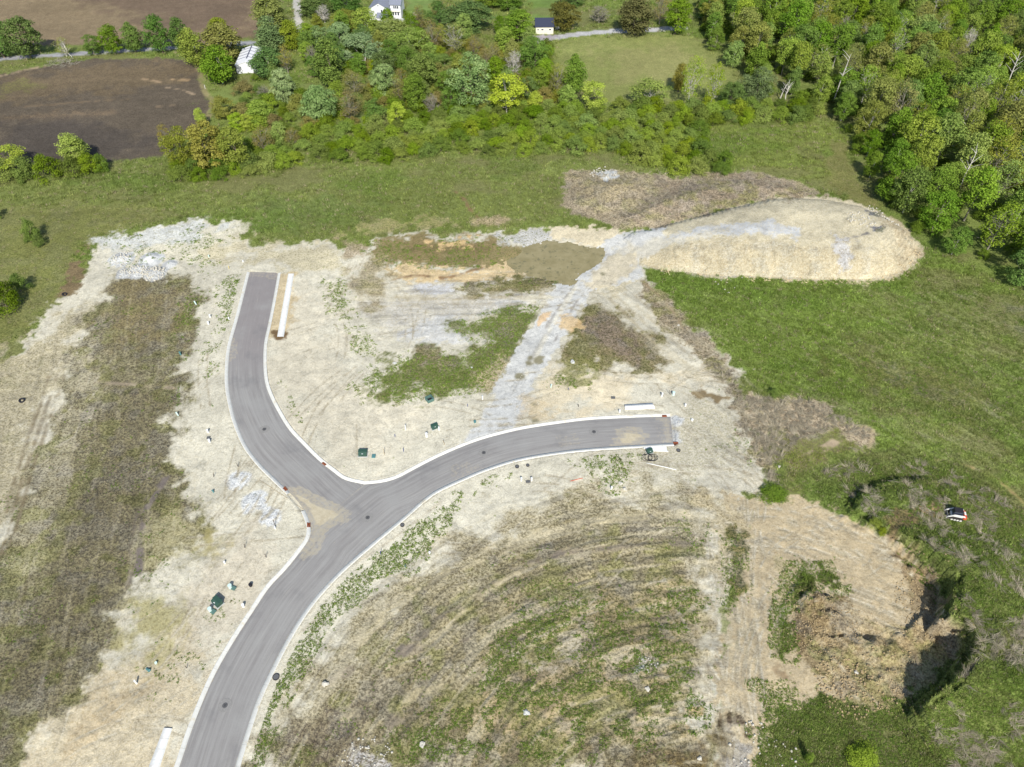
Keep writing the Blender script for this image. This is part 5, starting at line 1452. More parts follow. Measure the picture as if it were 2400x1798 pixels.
# leafy weeds on bare soil
WZ = [([(1180, 1085), (1190, 1112), (1120, 1135), (1080, 1185), (1068, 1250), (1000, 1300), (960, 1345), (880, 1372), (830, 1410), (780, 1440), (744, 1500), (700, 1580), (660, 1660), (620, 1740), (585, 1840), (560, 1840), (585, 1740), (625, 1630), (700, 1500), (775, 1395), (850, 1325), (930, 1255), (1010, 1192), (1100, 1135)], .62),
      ([(1300, 1060), (1500, 1055), (1490, 1110), (1440, 1155), (1400, 1130), (1360, 1090)], .40), (G1, .60),
      ([(760, 655), (800, 660), (850, 770), (880, 830), (840, 830), (770, 730)], .42), ([(880, 850), (960, 850), (960, 940), (850, 950), (820, 910)], .5),
      ([(1040, 765), (1150, 738), (1285, 705), (1270, 760), (1160, 800), (1090, 800)], .5),
      ([(1290, 855), (1390, 870), (1380, 915), (1290, 915)], .45), ([(1540, 915), (1600, 920), (1620, 970), (1570, 975), (1550, 950)], .3),
      ([(515, 665), (580, 640), (565, 700), (548, 760), (520, 770), (500, 720)], .45), ([(478, 800), (510, 780), (510, 960), (484, 960)], .3),
      ([(230, 565), (300, 545), (560, 520), (570, 620), (440, 645), (250, 620)], .22), ([(624, 840), (648, 880), (700, 990), (690, 1010), (650, 960), (622, 890)], .3),
      ([(700, 1040), (740, 1070), (770, 1085), (760, 1095), (720, 1070)], .25), ([(500, 1380), (600, 1400), (560, 1480), (500, 1570), (440, 1680), (400, 1640), (480, 1480)], .22),
      ([(340, 1520), (480, 1520), (440, 1700), (400, 1700), (330, 1580)], .12), ([(430, 660), (480, 690), (460, 760), (430, 950), (400, 1000), (410, 800)], .35),
      ([(1150, 1470), (1300, 1410), (1460, 1375), (1640, 1360), (1665, 1500), (1650, 1700), (1500, 1760), (1300, 1790), (950, 1810), (930, 1720), (1100, 1620)], .40),
      ([(1700, 1235), (1745, 1250), (1742, 1330), (1728, 1440), (1700, 1460), (1705, 1330)], .35), ([(1850, 1325), (1950, 1325), (1990, 1385), (1920, 1380), (1870, 1405), (1850, 1460), (1862, 1540), (1815, 1545), (1815, 1440)], .7),
      ([(1760, 1600), (1920, 1640), (2140, 1650), (2240, 1600), (2480, 1500), (2480, 1860), (1760, 1860)], .6), ([(2000, 1100), (2200, 1080), (2480, 1250), (2480, 1500), (2270, 1440), (2210, 1330), (2100, 1240)], .75),
      ([(1520, 650), (2150, 645), (2300, 700), (2400, 1000), (2200, 1060), (1900, 930), (1680, 800)], .26), ([(0, 1120), (250, 700), (400, 700), (400, 1060), (500, 1240), (280, 1500), (0, 1760)], .06),
      ([(850, 560), (1200, 555), (1160, 640), (900, 620)], .3), ([(1060, 660), (1330, 650), (1330, 680), (1080, 690)], .2), ([(1560, 1060), (1740, 1000), (1780, 1120), (1600, 1150)], .12), ([(900, 1520), (1150, 1300), (1650, 1200), (1650, 1370), (1150, 1480), (900, 1700), (700, 1780)], .10)]
gw = np.random.default_rng(91)
n = 900000
px = gw.uniform(-100, 2500, n); py = gw.uniform(440, 1860, n)
v = (py - 899) / FPX; D = CAM_H / (SP + v * CP)
PX = (px - 1200) / FPX * D; PY = (CP - v * SP) * D
pr = np.full(n, .006)
for P, k in WZ:
    d = sdist(PX, PY, poly(P), 6)
    pr = np.maximum(pr, k * sstep(-1.8, 1.5, d))
q = gw.random(n) < np.clip(pr * 2, .02, 1)
PX, PY, D, pr = PX[q], PY[q], D[q], pr[q]
Z = terrain(PX, PY)
X = PX * (CAM_H - Z) / CAM_H; Y = PY * (CAM_H - Z) / CAM_H
Z = terrain(X, Y)
PX = X * CAM_H / (CAM_H - Z); PY = Y * CAM_H / (CAM_H - Z)
cl = fbm(X, Y, 1.7, 311, 4)
keep = (sdist(X, Y, road_outline, 5) < -1.0) & (cl * .62 + fbm(X, Y, 11, 312, 2) * .38 > .645 - pr * .42) & (gw.random(len(X)) < np.where(pr < .01, .25, .75))
keep &= (sdist(PX, PY, haul_poly_px := poly([(1110, 1020), (1160, 910), (1290, 690), (1420, 560), (1540, 580), (1400, 668), (1240, 930), (1200, 1020)]), 4) < 0) & (sdist(PX, PY, mound_poly, 3) < -.3)
X, Y, Z, D = X[keep], Y[keep], Z[keep], D[keep]
print('weeds', len(X))
base = np.where(gw.random((len(X), 1)) < .6, alb(122, 148, 66)[None], np.where(gw.random((len(X), 1)) < .5, alb(146, 168, 76)[None], alb(128, 134, 80)[None]))
scatter_mesh('weeds', X, Y, Z, np.clip(D / 130, .8, 1.8) * np.clip(np.exp(gw.normal(size=len(X)) * .4) * .40, .16, 1.0), base, [leafy_template(13, s, .36, .30, .11) for s in range(4)], 'low bright green weeds spreading over the bare soil')

# ------------------------------------------------------------------ small things and buildings
import bmesh
def M(name, c, **k):
    return simple_mat(name, alb(*c), **k)
M_GREEN = M('green_painted_steel', (58, 88, 76), rough=.5, var=.08)
M_TEAL = M('teal_plastic', (92, 138, 140), rough=.6)
M_DTEAL = M('grey_green_plastic', (96, 128, 120), rough=.6)
M_WHITE = M('white_plastic', (248, 248, 246), rough=.5, var=.04)
M_CREAM = M('pale_aqua_plastic', (214, 236, 228), rough=.5, var=.05)
M_BLACK = M('black_rubber', (44, 42, 48), rough=.7)
M_RUST = M('rusty_iron', (150, 84, 54), rough=.9, var=.35, scale=8)
M_DRUST = M('dark_rusty_iron', (84, 48, 36), rough=.9, var=.3, scale=8)
M_IRON = M('cast_iron', (104, 104, 104), rough=.7, var=.2, scale=12)
M_RING = M('patched_asphalt', (150, 147, 143), rough=.9, var=.15, scale=3)
M_CONC = M('grey_concrete', (196, 196, 192), rough=.9, var=.15, bump=.4)
M_WOOD = M('weathered_lath', (170, 150, 118), rough=.9)
M_DWOOD = M('dark_stake_wood', (74, 62, 58), rough=.9)
M_BLUE = M('blue_marking_paint', (52, 62, 130), rough=.6)
M_SIDING = M('white_siding', (240, 240, 240), rough=.7, var=.04)
M_SHINGLE = M('grey_shingles', (138, 142, 156), rough=.9, var=.15, scale=2)
M_GLASS = M('dark_window_glass', (50, 56, 72), rough=.15, spec=.5)
M_BARN = M('white_metal_sheet', (240, 240, 242), rough=.6, var=.03)
M_RIB = M('grey_metal_rib', (110, 112, 130), rough=.6)
M_NAVY = M('dark_blue_metal_roof', (58, 64, 84), rough=.5)
M_SHEDW = M('cream_boards', (240, 234, 212), rough=.8, var=.08)
M_RED = M('orange_red_paint', (224, 92, 60), rough=.4)
M_WPAINT = M('white_machine_paint', (244, 240, 232), rough=.4, var=.04)
M_TRACK = M('dark_track_rubber', (58, 54, 52), rough=.9)
M_YEL = M('yellow_tape', (226, 196, 60), rough=.6)
M_STONE = M('pale_stone', (206, 200, 186), rough=.95, var=.2, bump=.5)

class B:
    """collects shapes for one mesh"""
    def __init__(s): s.v = []; s.f = []
    def add(s, v, f):
        o = len(s.v); s.v += [tuple(p) for p in v]; s.f += [tuple(i + o for i in q) for q in f]; return s
    def box(s, x0, x1, y0, y1, z0, z1, top=1.0, rot=0.0):
        cx, cy = (x0 + x1) / 2, (y0 + y1) / 2
        def q(x, y, z, k=1.0):
            dx, dy = (x - cx) * k, (y - cy) * k
            return (cx + dx * math.cos(rot) - dy * math.sin(rot), cy + dx * math.sin(rot) + dy * math.cos(rot), z)
        v = [q(x0, y0, z0), q(x1, y0, z0), q(x1, y1, z0), q(x0, y1, z0), q(x0, y0, z1, top), q(x1, y0, z1, top), q(x1, y1, z1, top), q(x0, y1, z1, top)]
        return s.add(v, [(3, 2, 1, 0), (4, 5, 6, 7), (0, 1, 5, 4), (1, 2, 6, 5), (2, 3, 7, 6), (3, 0, 4, 7)])
    def prism(s, pts, y0, y1):
        """(x, z) outline extruded along y"""
        n = len(pts)
        v = [(x, y0, z) for x, z in pts] + [(x, y1, z) for x, z in pts]
        return s.add(v, [tuple(range(n)), tuple(range(2 * n - 1, n - 1, -1))] + [(i, n + i, n + (i + 1) % n, (i + 1) % n) for i in range(n)])
    def prismx(s, pts, x0, x1):
        """(y, z) outline extruded along x"""
        n = len(pts)
        v = [(x0, y, z) for y, z in pts] + [(x1, y, z) for y, z in pts]
        return s.add(v, [tuple(range(n - 1, -1, -1)), tuple(range(n, 2 * n))] + [((i + 1) % n, n + (i + 1) % n, n + i, i) for i in range(n)])
    def cyl(s, c, r, z0, z1, n=16, r2=None):
        r2 = r if r2 is None else r2
        v = [(c[0] + r * math.cos(2 * math.pi * i / n), c[1] + r * math.sin(2 * math.pi * i / n), z0) for i in range(n)]
        v += [(c[0] + r2 * math.cos(2 * math.pi * i / n), c[1] + r2 * math.sin(2 * math.pi * i / n), z1) for i in range(n)]
        return s.add(v, [tuple(range(n - 1, -1, -1)), tuple(range(n, 2 * n))] + [(i, (i + 1) % n, n + (i + 1) % n, n + i) for i in range(n)])
    def ring(s, c, ro, ri, z0, z1, n=28):
        v = []
        for r, z in ((ro, z0), (ro, z1), (ri, z1), (ri, z0)):
            v += [(c[0] + r * math.cos(2 * math.pi * i / n), c[1] + r * math.sin(2 * math.pi * i / n), z) for i in range(n)]
        f = []
        for k in range(4):
            k2 = (k + 1) % 4
            f += [(k * n + i, k * n + (i + 1) % n, k2 * n + (i + 1) % n, k2 * n + i) for i in range(n)]
        return s.add(v, f)
    def tube(s, pts, r, n=8, closed=False):
        v, f = tube([np.array(p, float) for p in pts], [r] * len(pts), n)
        o = len(s.v); s.v += [tuple(p) for p in v]; s.f += [tuple(int(i) + o for i in q) for q in f]
        s.f += [tuple(o + i for i in range(n - 1, -1, -1)), tuple(o + (len(pts) - 1) * n + i for i in range(n))]
        return s
    def build(s, name, mat, parent=None, bevel=0.0, smooth=False):
        me = bpy.data.meshes.new(name); me.from_pydata(s.v, [], s.f)
        bm = bmesh.new(); bm.from_mesh(me)
        bmesh.ops.recalc_face_normals(bm, faces=bm.faces)
        if bevel:
            bmesh.ops.bevel(bm, geom=[e for e in bm.edges if e.is_manifold and e.calc_face_angle(0) > .5], offset=bevel, segments=1, affect='EDGES')
        bm.to_mesh(me); bm.free()
        me.materials.append(mat)
        if smooth:
            me.polygons.foreach_set('use_smooth', [True] * len(me.polygons))
        o = bpy.data.objects.new(name, me); COL.objects.link(o)
        if parent: o.parent = parent
        return o

def thing(name, label, cat, loc, rz=0.0, group=None):
    o = bpy.data.objects.new(name, None); COL.objects.link(o)
    o.location = loc; o.rotation_euler = (0, 0, rz); o['label'] = label; o['category'] = cat
    o.empty_display_size = .3
    if group: o['group'] = group
    return o
def tag(o, label, cat, group=None, loc=None, rz=None):
    o['label'] = label; o['category'] = cat
    if group: o['group'] = group
    if loc is not None: o.location = loc
    if rz is not None: o.rotation_euler = (0, 0, rz)
    return o
def copy_thing(root, loc, rz, label):
    r = root.copy(); COL.objects.link(r); r.location = loc; r.rotation_euler = (0, 0, rz); r['label'] = label
    for ch in list(root.children):
        c = ch.copy(); COL.objects.link(c); c.parent = r
        for g2 in ch.children:
            d = g2.copy(); COL.objects.link(d); d.parent = c
    return r
def facing(p0, p1):
    a, b = gp(*p0), gp(*p1)
    return math.atan2(b[1] - a[1], b[0] - a[0])

# transformer cabinets
def transformer(p, rz, label, s=1.0):
    t = thing('transformer_cabinet', label, 'utility box', place(*p), rz, 'green transformer cabinets beside the streets')
    B().box(-1.0, 1.0, -.75, .75, -.2, .10).build('pad', M_CONC, t, .02)
    B().prismx([(-.55, .10), (.6, .10), (.6, .95), (-.05, .95), (-.55, .72)], -.85, .85).build('body', M_GREEN, t, .02)
    l = B().prismx([(-.10, .955), (.66, .955), (.66, 1.02), (-.10, 1.02)], -.9, .9).build('lid', M_GREEN, t, .01)
    d = B().box(-.78, .78, -.575, -.552, .16, .66).build('door', M_GREEN, t)
    B().box(.02, .07, -.60, -.577, .36, .50).build('handle', M_BLACK, d)
    B().box(-.16, .16, -.5, -.36, .80, .806).build('sticker', M_WHITE, t)
    t.scale = (s, s, s)
    return t
transformer((851, 1066), 0.0, 'dark green transformer cabinet set square to the view beside a small teal box')
transformer((1019, 1003), .5, 'green transformer cabinet turned askew between white pipes near the gravel track', .82)
transformer((510, 1414), -.45 + math.radians(-12), 'largest green transformer cabinet, left of the street at the bottom', 1.0)
transformer((1522, 1060), .35, 'open dark green cabinet shell lying above the coiled black hose', .72)

def vault():
    t = thing('concrete_vault', 'open grey concrete vault box at the lower edge of the weedy wedge', 'vault', place(1007, 938), .6)
    w_ = B()
    for a in ((-.75, .75, -.75, -.58), (-.75, .75, .58, .75), (-.75, -.58, -.58, .58), (.58, .75, -.58, .58)):
        w_.box(*a, 0, .75)
    w_.build('wall', M_DTEAL, t, .01)
    B().box(-.57, .57, -.57, .57, .0, .06).build('base', M_BLACK, t)
vault()

HANDG = 'flat utility boxes beside the streets'
def handhole(p, rz, label, w_=.75, d_=.85, mat=M_TEAL):
    t = thing('handhole_box', label, 'utility box', place(*p), rz, HANDG)
    B().box(-w_ / 2, w_ / 2, -d_ / 2, d_ / 2, -.1, .22).build('body', mat, t, .015)
    B().box(-w_ / 2 + .04, w_ / 2 - .04, -d_ / 2 + .04, d_ / 2 - .04, .223, .25).build('lid', mat, t)
    return t
handhole((876, 1070), 0, 'small flat teal box right of the dark green transformer')
handhole((500, 1434), -.5, 'grey-green flat box just below the large cabinet at the bottom left', .8, .8, M_DTEAL)
handhole((547, 1379), -.4, 'grey-green flat box beside a pale post above the large cabinet', .9, .7, M_DTEAL)
handhole((1437, 933), -.05, 'dark grey flat box on the sand behind the white walk slab', .85, .6, M_IRON)
handhole((1238, 1130), .1, 'dark grey flat box between two white pipes below the street', .9, .5, M_IRON)
handhole((489, 1027), .1, 'grey flat box touching a white pipe left of the side street', .7, .6, M_IRON)

# upright pipes and posts
PIPEG = 'white and teal pipe ends standing in the sand'
def riser(p, h, r, mat, label, lean=0.0, cap=None):
    t = thing('riser_pipe', label, 'pipe', place(*p), 0, PIPEG)
    t.rotation_euler = (lean * .5, lean, 0)
    B().cyl((0, 0), r, -.2, h, 14).build('pipe', mat, t, 0)
    B().cyl((0, 0), r * 1.15, h - .12, h + .04, 14).build('cap', cap or mat, t, .01)
    return t
W_, T_, C_w = M_WHITE, M_TEAL, M_CREAM
for p, h, r, m_, lab, le in [
 ((951, 1008), 1.5, .10, W_, 'tall thin white pipe, upper left of the askew cabinet', 0),
 ((1000, 1024), 1.1, .24, W_, 'thick white post left of the askew cabinet', 0),
 ((1029, 1008), .95, .14, W_, 'white pipe close right of the askew cabinet', 0),
 ((1131, 936), 1.0, .13, W_, 'white pipe at the left foot of the gravel track', 0),
 ((1291, 908), .9, .14, C_w, 'pale aqua pipe in the weeds right of the gravel track', .1),
 ((1551, 929), 1.0, .17, W_, 'white pipe at the far side of the right street end, left of two', .05),
 ((1578, 926), .9, .28, C_w, 'pale post with teal foot, right of two pipes beyond the street end', 0),
 ((1452, 966), .6, .18, W_, 'short white pipe left of the small walk slab', 0),
 ((1606, 952), .6, .18, W_, 'white pipe in the weeds beyond the street end', 0),
 ((1622, 986), .4, .22, W_, 'short white pipe on the far sand right of the street end', 0),
 ((1222, 1127), .9, .17, W_, 'left of two white pipes beside a flat grey box', 0),
 ((1246, 1127), .9, .16, W_, 'right of two white pipes beside a flat grey box', 0),
 ((1432, 1147), .8, .16, W_, 'white pipe in the weed patch below the right street end', .1),
 ((1113, 990), .4, .25, T_, 'low teal pipe end by the kerb at the foot of the gravel track', 0),
 ((460, 714), 1.0, .16, C_w, 'pale aqua pipe at the upper right corner of the dry weed field', -.25),
 ((493, 744), .8, .18, W_, 'upper of two white pipes left of the side street', 0),
 ((489, 760), .8, .19, W_, 'lower of two white pipes left of the side street', 0),
 ((537, 749), .6, .16, W_, 'short white pipe in weeds touching the side street kerb', 0),
 ((424, 832), .9, .18, T_, 'teal pipe on the right border of the dry weed field', -.1),
 ((418, 974), .9, .15, C_w, 'leaning pale aqua pipe half way down the dry field border', -.3),
 ((488, 1014), .9, .18, W_, 'white pipe above a flat grey box left of the side street bend', 0),
 ((492, 1037), .9, .19, W_, 'white pipe below a flat grey box left of the side street bend', 0),
 ((501, 1154), .6, .15, T_, 'small teal pipe left of the white washout patches', -.2),
 ((527, 1320), .5, .16, W_, 'tiny white pipe end on the sand above the pale posts', 0),
 ((541, 1378), .9, .30, C_w, 'thick pale aqua post beside its grey-green flat box', 0),
 ((494, 1432), .9, .30, C_w, 'thick pale aqua post touching the large bottom left cabinet', 0),
 ((571, 1422), .7, .22, W_, 'white post with a weed clump beside the street kerb', 0),
 ((321, 1602), .9, .14, W_, 'white pipe with long shadow at the bottom left', -.1),
 ((345, 1568), .7, .20, T_, 'tipped teal pipe at the bottom left', 1.1),
 ((366, 1555), .4, .18, C_w, 'small pale blue pipe end right of the tipped teal pipe', .2),
 ((1007, 1297), .4, .16, W_, 'white pipe end beside a dark weed in the strip right of the street', 0),
 ((645, 1239), .5, .14, W_, 'small white pipe end below the lowest washout patch', 0),
 ((570, 614), .4, .16, W_, 'white pipe end left of the side street dead end', 0),
 ((490, 603), .7, .14, C_w, 'thin pale pipe on the sand above the dead end, upper left', 0)]:
    riser(p, h, r, m_, lab, le)

STG = 'survey stakes'
def stake(p, h, mat, label, lean=.1, tape=None):
    t = thing('survey_stake', label, 'stake', place(*p), random.uniform(0, 3), STG)
    t.rotation_euler = (random.uniform(-.1, .1), lean, 0)
    B().box(-.05, .05, -.02, .02, -.2, h).build('lath', mat, t, 0)
    B().box(-.055, .055, -.026, .026, h - .25, h - .08).build('flag', tape or mat, t, 0)
for p, h, m_, lab, le in [
 ((901, 1066), 1.7, M_WOOD, 'tall pale stake right of the small teal box', 0), ((946, 1059), 1.2, M_BLUE, 'blue stake between the teal box and the kerb', 0),
 ((926, 1024), .8, M_BLUE, 'short blue stake on the sand above the blue kerb stake', 0), ((1042, 1042), 1.4, M_WOOD, 'leaning pale stake close to the kerb of the long street', -.15),
 ((1096, 953), .8, M_BLUE, 'blue stake left of the gravel track foot', 0), ((1332, 914), .7, M_BLUE, 'short blue stake in the weeds right of the gravel track', 0),
 ((1356, 954), .9, M_DWOOD, 'dark stake on the sand above the right street', -.1), ((1571, 925), 1.6, M_DWOOD, 'tall thin leaning stake beyond the right street end', -.3),
 ((1455, 1080), 1.0, M_DWOOD, 'dark stake in weeds left of the hose coil', -.3), ((893, 1300), 1.1, M_BLUE, 'blue stake in the weed strip right of the street', 0),
 ((501, 1118), 1.1, M_DWOOD, 'dark stake left of the top washout patch', .2), ((558, 1094), 1.1, M_DWOOD, 'dark stake above the top washout patch', 0),
 ((574, 1284), 1.2, M_DWOOD, 'dark stake on the sand left of the fork', .1), ((624, 1307), 1.1, M_DWOOD, 'dark stake near weeds left of the fork', 0),
 ((645, 1232), 1.7, M_DWOOD, 'tall dark stake below the lowest washout patch', 0), ((438, 1566), .8, M_DWOOD, 'small dark stake beside the kerb at the bottom left', 0),
 ((950, 1330), .8, M_TEAL, 'teal stake at the lower end of the weed strip', 0), ((537, 630), .9, M_YEL, 'yellow taped stake above the dry field', 0), ((481, 208), 1.4, M_WHITE, 'white marker post at the corner of the ploughed field', 0)]:
    stake(p, h, m_, lab, le)
riser((588, 1373), .5, .28, M_BLACK, 'low black pipe end near the kerb right of a pale post')

# manholes and lids
MHG = 'manholes in the asphalt'
def manhole(p, label, ro=1.05):
    x, y = gp(*p)
    t = thing('manhole', label, 'manhole', (x, y, .135), 0, MHG)
    B().ring((0, 0), ro, .40, -.05, .012, 32).build('collar', M_RING, t)
    l = B().cyl((0, 0), .37, -.03, .02, 28).build('lid', M_IRON, t)
    B().ring((0, 0), .40, .372, -.04, .03, 28).build('rim', M_BLACK, t)
    g_ = B()
    for k in range(-2, 3): g_.box(-.2, .2, k * .09 - .015, k * .09 + .015, .021, .03)
    g_.build('grip', M_BLACK, l)
for p, lab in [((620, 1007), 'manhole in the bend of the side street'), ((862, 1214), 'manhole just below the fork of the streets'), ((1134, 1062), 'manhole half way along the right hand street'),
               ((1392, 1013), 'manhole nearest the right street end'), ((528, 1654), 'manhole in the street near the bottom edge')]:
    manhole(p, lab)
for p, r, lab in [((647, 1587), .55, 'round grey lid behind the right kerb near the bottom'), ((943, 1231), .4, 'purplish grey round lid in the weed strip'), ((1590, 1056), .42, 'small grey round lid right of the plank stack'),
                  ((1212, 1094), .4, 'left round grey lid on the sand just below the right hand street'), ((1237, 1091), .35, 'right round grey lid on the sand just below the right hand street')]:
    t = thing('round_lid', lab, 'manhole lid', place(*p), 0, 'round lids in the ground')
    B().ring((0, 0), r, r * .86, -.2, .14, 26).build('frame', M_BLACK, t)
    B().cyl((0, 0), r * .84, -.2, .11, 26).build('cover', M_IRON, t)

GRG = 'rusty kerb inlets'
def inlet(p, q, label):
    a = gp(*p); rz = facing(p, q)
    t = thing('kerb_inlet', label, 'drain inlet', (a[0], a[1], 0.0), rz, GRG)
    B().box(-.5, .5, .12, .32, -.1, .22).build('hood', M_RUST, t, .02)
    B().box(-.5, .5, -.30, .10, -.1, .085).build('frame', M_DRUST, t, .01)
    g_ = B()
    for k in range(8): g_.box(-.46 + k * .12, -.40 + k * .12, -.26, .06, .087, .115)
    g_.build('grate', M_RUST, t)
inlet((761, 1087), (746, 1075), 'rusty inlet in the inner kerb of the side street bend')
inlet((668, 1147), (680, 1160), 'rusty inlet at the sandy break of the outer kerb')
inlet((724, 1231), (724, 1226), 'rusty inlet with a yellow weed below the sandy break')
inlet((1557, 975), (1545, 975), 'rusty inlet at the far kerb end of the right hand street')
inlet((1584, 1040), (1596, 1040), 'rusty inlet at the near kerb end of the right hand street')

# stacked white planks, hose coil, pipes
for i, (a, b, w_, lab) in enumerate([((1513, 1049), (1562, 1049), .16, 'uppermost of the white planks lying under the near kerb end'), ((1526, 1053), (1562, 1053), .2, 'second white plank of the stack under the kerb end'),
                                     ((1527, 1057), (1563, 1057), .2, 'third white plank of the stack under the kerb end'), ((1508, 1052), (1545, 1057), .14, 'thin slanting white plank left of the stack'), ((1528, 1059), (1566, 1060), .12, 'lowest thin white plank of the stack')]):
    pa, pb = Vector((*gp(*a), .22)), Vector((*gp(*b), .22))
    d = pb - pa
    o = B().box(0, d.length, -w_, w_, 0, .07).build('plank', M_WHITE, None, .01)
    tag(o, lab, 'plank', 'white planks by the right street end', (pa.x, pa.y, tz(pa.x, pa.y) + .05 + .05 * i), math.atan2(d.y, d.x))
hb = B()
cx, cy = gp(1525, 1074)
for (dx, dy, r) in ((-.75, .0, .95), (-.1, .05, .95), (.35, -.05, .85), (.5, .1, .9), (.15, -.2, .7), (-.5, .15, .8)):
    pts = [(dx + r * 1.05 * math.cos(t), dy + r * math.sin(t), .12 + .06 * math.sin(3 * t) + .04 * dx) for t in np.linspace(0, 2 * math.pi * .98, 30)]
    hb.tube(pts, .035, 6)
hb.tube([(-1.2, 1.1, .1), (-.8, .8, .15), (-.3, .9, .3)], .035, 6)
o = hb.build('hose_coil', M_BLACK, None, 0, True); tag(o, 'loosely coiled black hose on the sand below the white planks', 'hose', None, (cx, cy, tz(cx, cy) + .03))
def lying(name, a, b, r, mat, lab, cat, z=.1):
    pa, pb = place(*a), place(*b)
    c = (pa + pb) / 2; d = pb - pa
    n_ = 5
    pts = []
    for i in range(n_ + 1):
        q = pa.lerp(pb, i / n_); pts.append((q.x - c.x, q.y - c.y, tz(q.x, q.y) - c.z + z))
    o = B().tube(pts, r, 8).build(name, mat, None, 0, True); tag(o, lab, cat, None, c)
lying('plastic_pipe', (1515, 1086), (1585, 1102), .07, M_WHITE, 'long thin white pipe lying below the hose coil', 'pipe')
lying('cable', (1337, 1128), (1366, 1121), .05, M_RED, 'short red cable on the sand below the right hand street', 'cable', .08)
lying('edging_strip', (608, 1125), (716, 1197), .0 + .03, M_WOOD, 'thin buried edging trace running to the sandy kerb break', 'strip', .02)

def rock(p, r, lab, mat=M_CONC, seed=0, flat=.6, name='concrete_chunk', cat='rock', grp=None):
    bm = bmesh.new(); bmesh.ops.create_icosphere(bm, subdivisions=2, radius=r)
    g = random.Random(seed)
    k = [g.uniform(0, 9) for _ in range(3)]
    for v in bm.verts:
        f = 1 + .22 * math.sin(v.co.x * 4 / r + k[0]) + .18 * math.sin(v.co.y * 5 / r + k[1]) + .15 * math.sin(v.co.z * 6 / r + k[2])
        v.co *= f; v.co.z *= flat
    me = bpy.data.meshes.new(name); bm.to_mesh(me); bm.free(); me.materials.append(mat)
    o = bpy.data.objects.new(name, me); COL.objects.link(o)
    q = place(*p)
    return tag(o, lab, cat, grp, (q.x, q.y, q.z + r * .2), g.uniform(0, 6))
RG = 'stones lying about the site'
for i, (p, r, lab) in enumerate([((762, 1604), .55, 'pale grey concrete block in the dry grass right of the bottom street'), ((925, 852), .45, 'grey boulder at the left side of the weedy wedge'), ((1105, 862), .3, 'grey stone in the weedy wedge'),
     ((1342, 849), .55, 'grey boulder in weeds right of the gravel track'), ((1464, 1147), .45, 'white stone in weeds below the right street'), ((1455, 1133), .4, 'flat white stone above the other white stone in weeds'),
     ((1267, 573), .3, 'white stone at the far rim of the pond'), ((1397, 678), .35, 'grey stone beside the gravel track below the earth fill'), ((1233, 1670), .5, 'grey boulder in the green weeds at the bottom'),
     ((1517, 1615), .35, 'white stone in the weeds left of the dirt track'), ((990, 1746), .4, 'white stone at the bottom left of the green weeds'), ((1312, 690 + 60), .25, 'small white stone on the gravel track'),
     ((1590, 763), .3, 'white stone at the meadow edge right of the dry slope'), ((1640, 1778), .35, 'white stone at the bottom by the dirt track'), ((1826, 1094), .3, 'white stone at the lower end of the straw band'), ((2006, 1576), .35, 'pale stone in front of the dirt heap')]):
    rock(p, r, lab, M_STONE if 'white' in lab or 'pale' in lab else M_CONC, i, grp=RG)
# rubble heaps: too many stones to count
rb = []
g = np.random.default_rng(5)
tv = np.array([(1, 0, 0), (-1, 0, 0), (0, 1, 0), (0, -1, 0), (0, 0, .8), (0, 0, -.8)], float)
tf = np.array([(0, 2, 4), (2, 1, 4), (1, 3, 4), (3, 0, 4), (2, 0, 5), (1, 2, 5), (3, 1, 5), (0, 3, 5)])
V_, F_ = [], []; off = 0
def flush(name, mat, label):
    global V_, F_, off
    obj(name, np_mesh(name, np.concatenate(V_), np.concatenate(F_), mat), kind='stuff', label=label)
    V_, F_, off = [], [], 0
def rubble(p, rad, n, smin, smax):
    global off
    for _ in range(n):
        a = g.random() * 6.28; q = rad * math.sqrt(g.random())
        c0 = gp(*p); x, y = c0[0] + q * math.cos(a), c0[1] + q * math.sin(a)
        s = g.uniform(smin, smax)
        m = tv * g.uniform(.6, 1.2, (6, 1)) * s
        t = g.random() * 6.28; c_, s_ = math.cos(t), math.sin(t)
        m = np.stack([m[:, 0] * c_ - m[:, 1] * s_ + x, m[:, 0] * s_ + m[:, 1] * c_ + y, m[:, 2] + tz(x, y) + s * .2], 1)
        V_.append(m); F_.append(tf + off); off += 6
for p, rad, n, a, b in [((285, 608), 3.2, 90, .12, .35), ((325, 636), 2.4, 50, .15, .4), ((362, 642), 3.0, 110, .15, .45), ((296, 638), 2.2, 40, .12, .3), ((860, 1790), 4.0, 120, .08, .28), ((1790, 1770), 5, 80, .08, .3),
                        ((1520, 1555), 1.5, 25, .08, .25), ((2040, 500), 4, 60, .15, .4), ((2000, 556), 4, 70, .15, .4), ((2080, 540), 3, 40, .15, .4), ((1415, 408), 4.5, 80, .15, .45), ((1590, 1020), 4, 40, .05, .18), 
                        ((740, 1800), 4, 20, .05, .15), ((1700, 655), 7, 40, .1, .3), ((1240, 905), 4, 30, .05, .2)]:
    rubble(p, rad, n, a, b)
flush('rubble', M_STONE, 'loose pale stones scattered in heaps over the site')
for p, rad, n, a, b in [((1900, 1430), 4.5, 240, .06, .2), ((1890, 1490), 4, 200, .06, .2), ((2100, 1600), 6, 260, .06, .26), ((2000, 1520), 8, 240, .05, .16), ((2180, 1500), 5, 200, .06, .25), ((2150, 1400), 4, 150, .06, .25), ((2170, 1330), 3, 80, .06, .2), ((1985, 1610), 5, 260, .08, .3), ((1960, 1470), 5, 200, .06, .2), ((1900, 1300), 9, 80, .05, .14)]:
    rubble(p, rad, n, a, b)
flush('clods', M('dug_clods', (174, 153, 117), rough=.95, var=.22, scale=2), 'loose brown clods on the dug out earth heap')
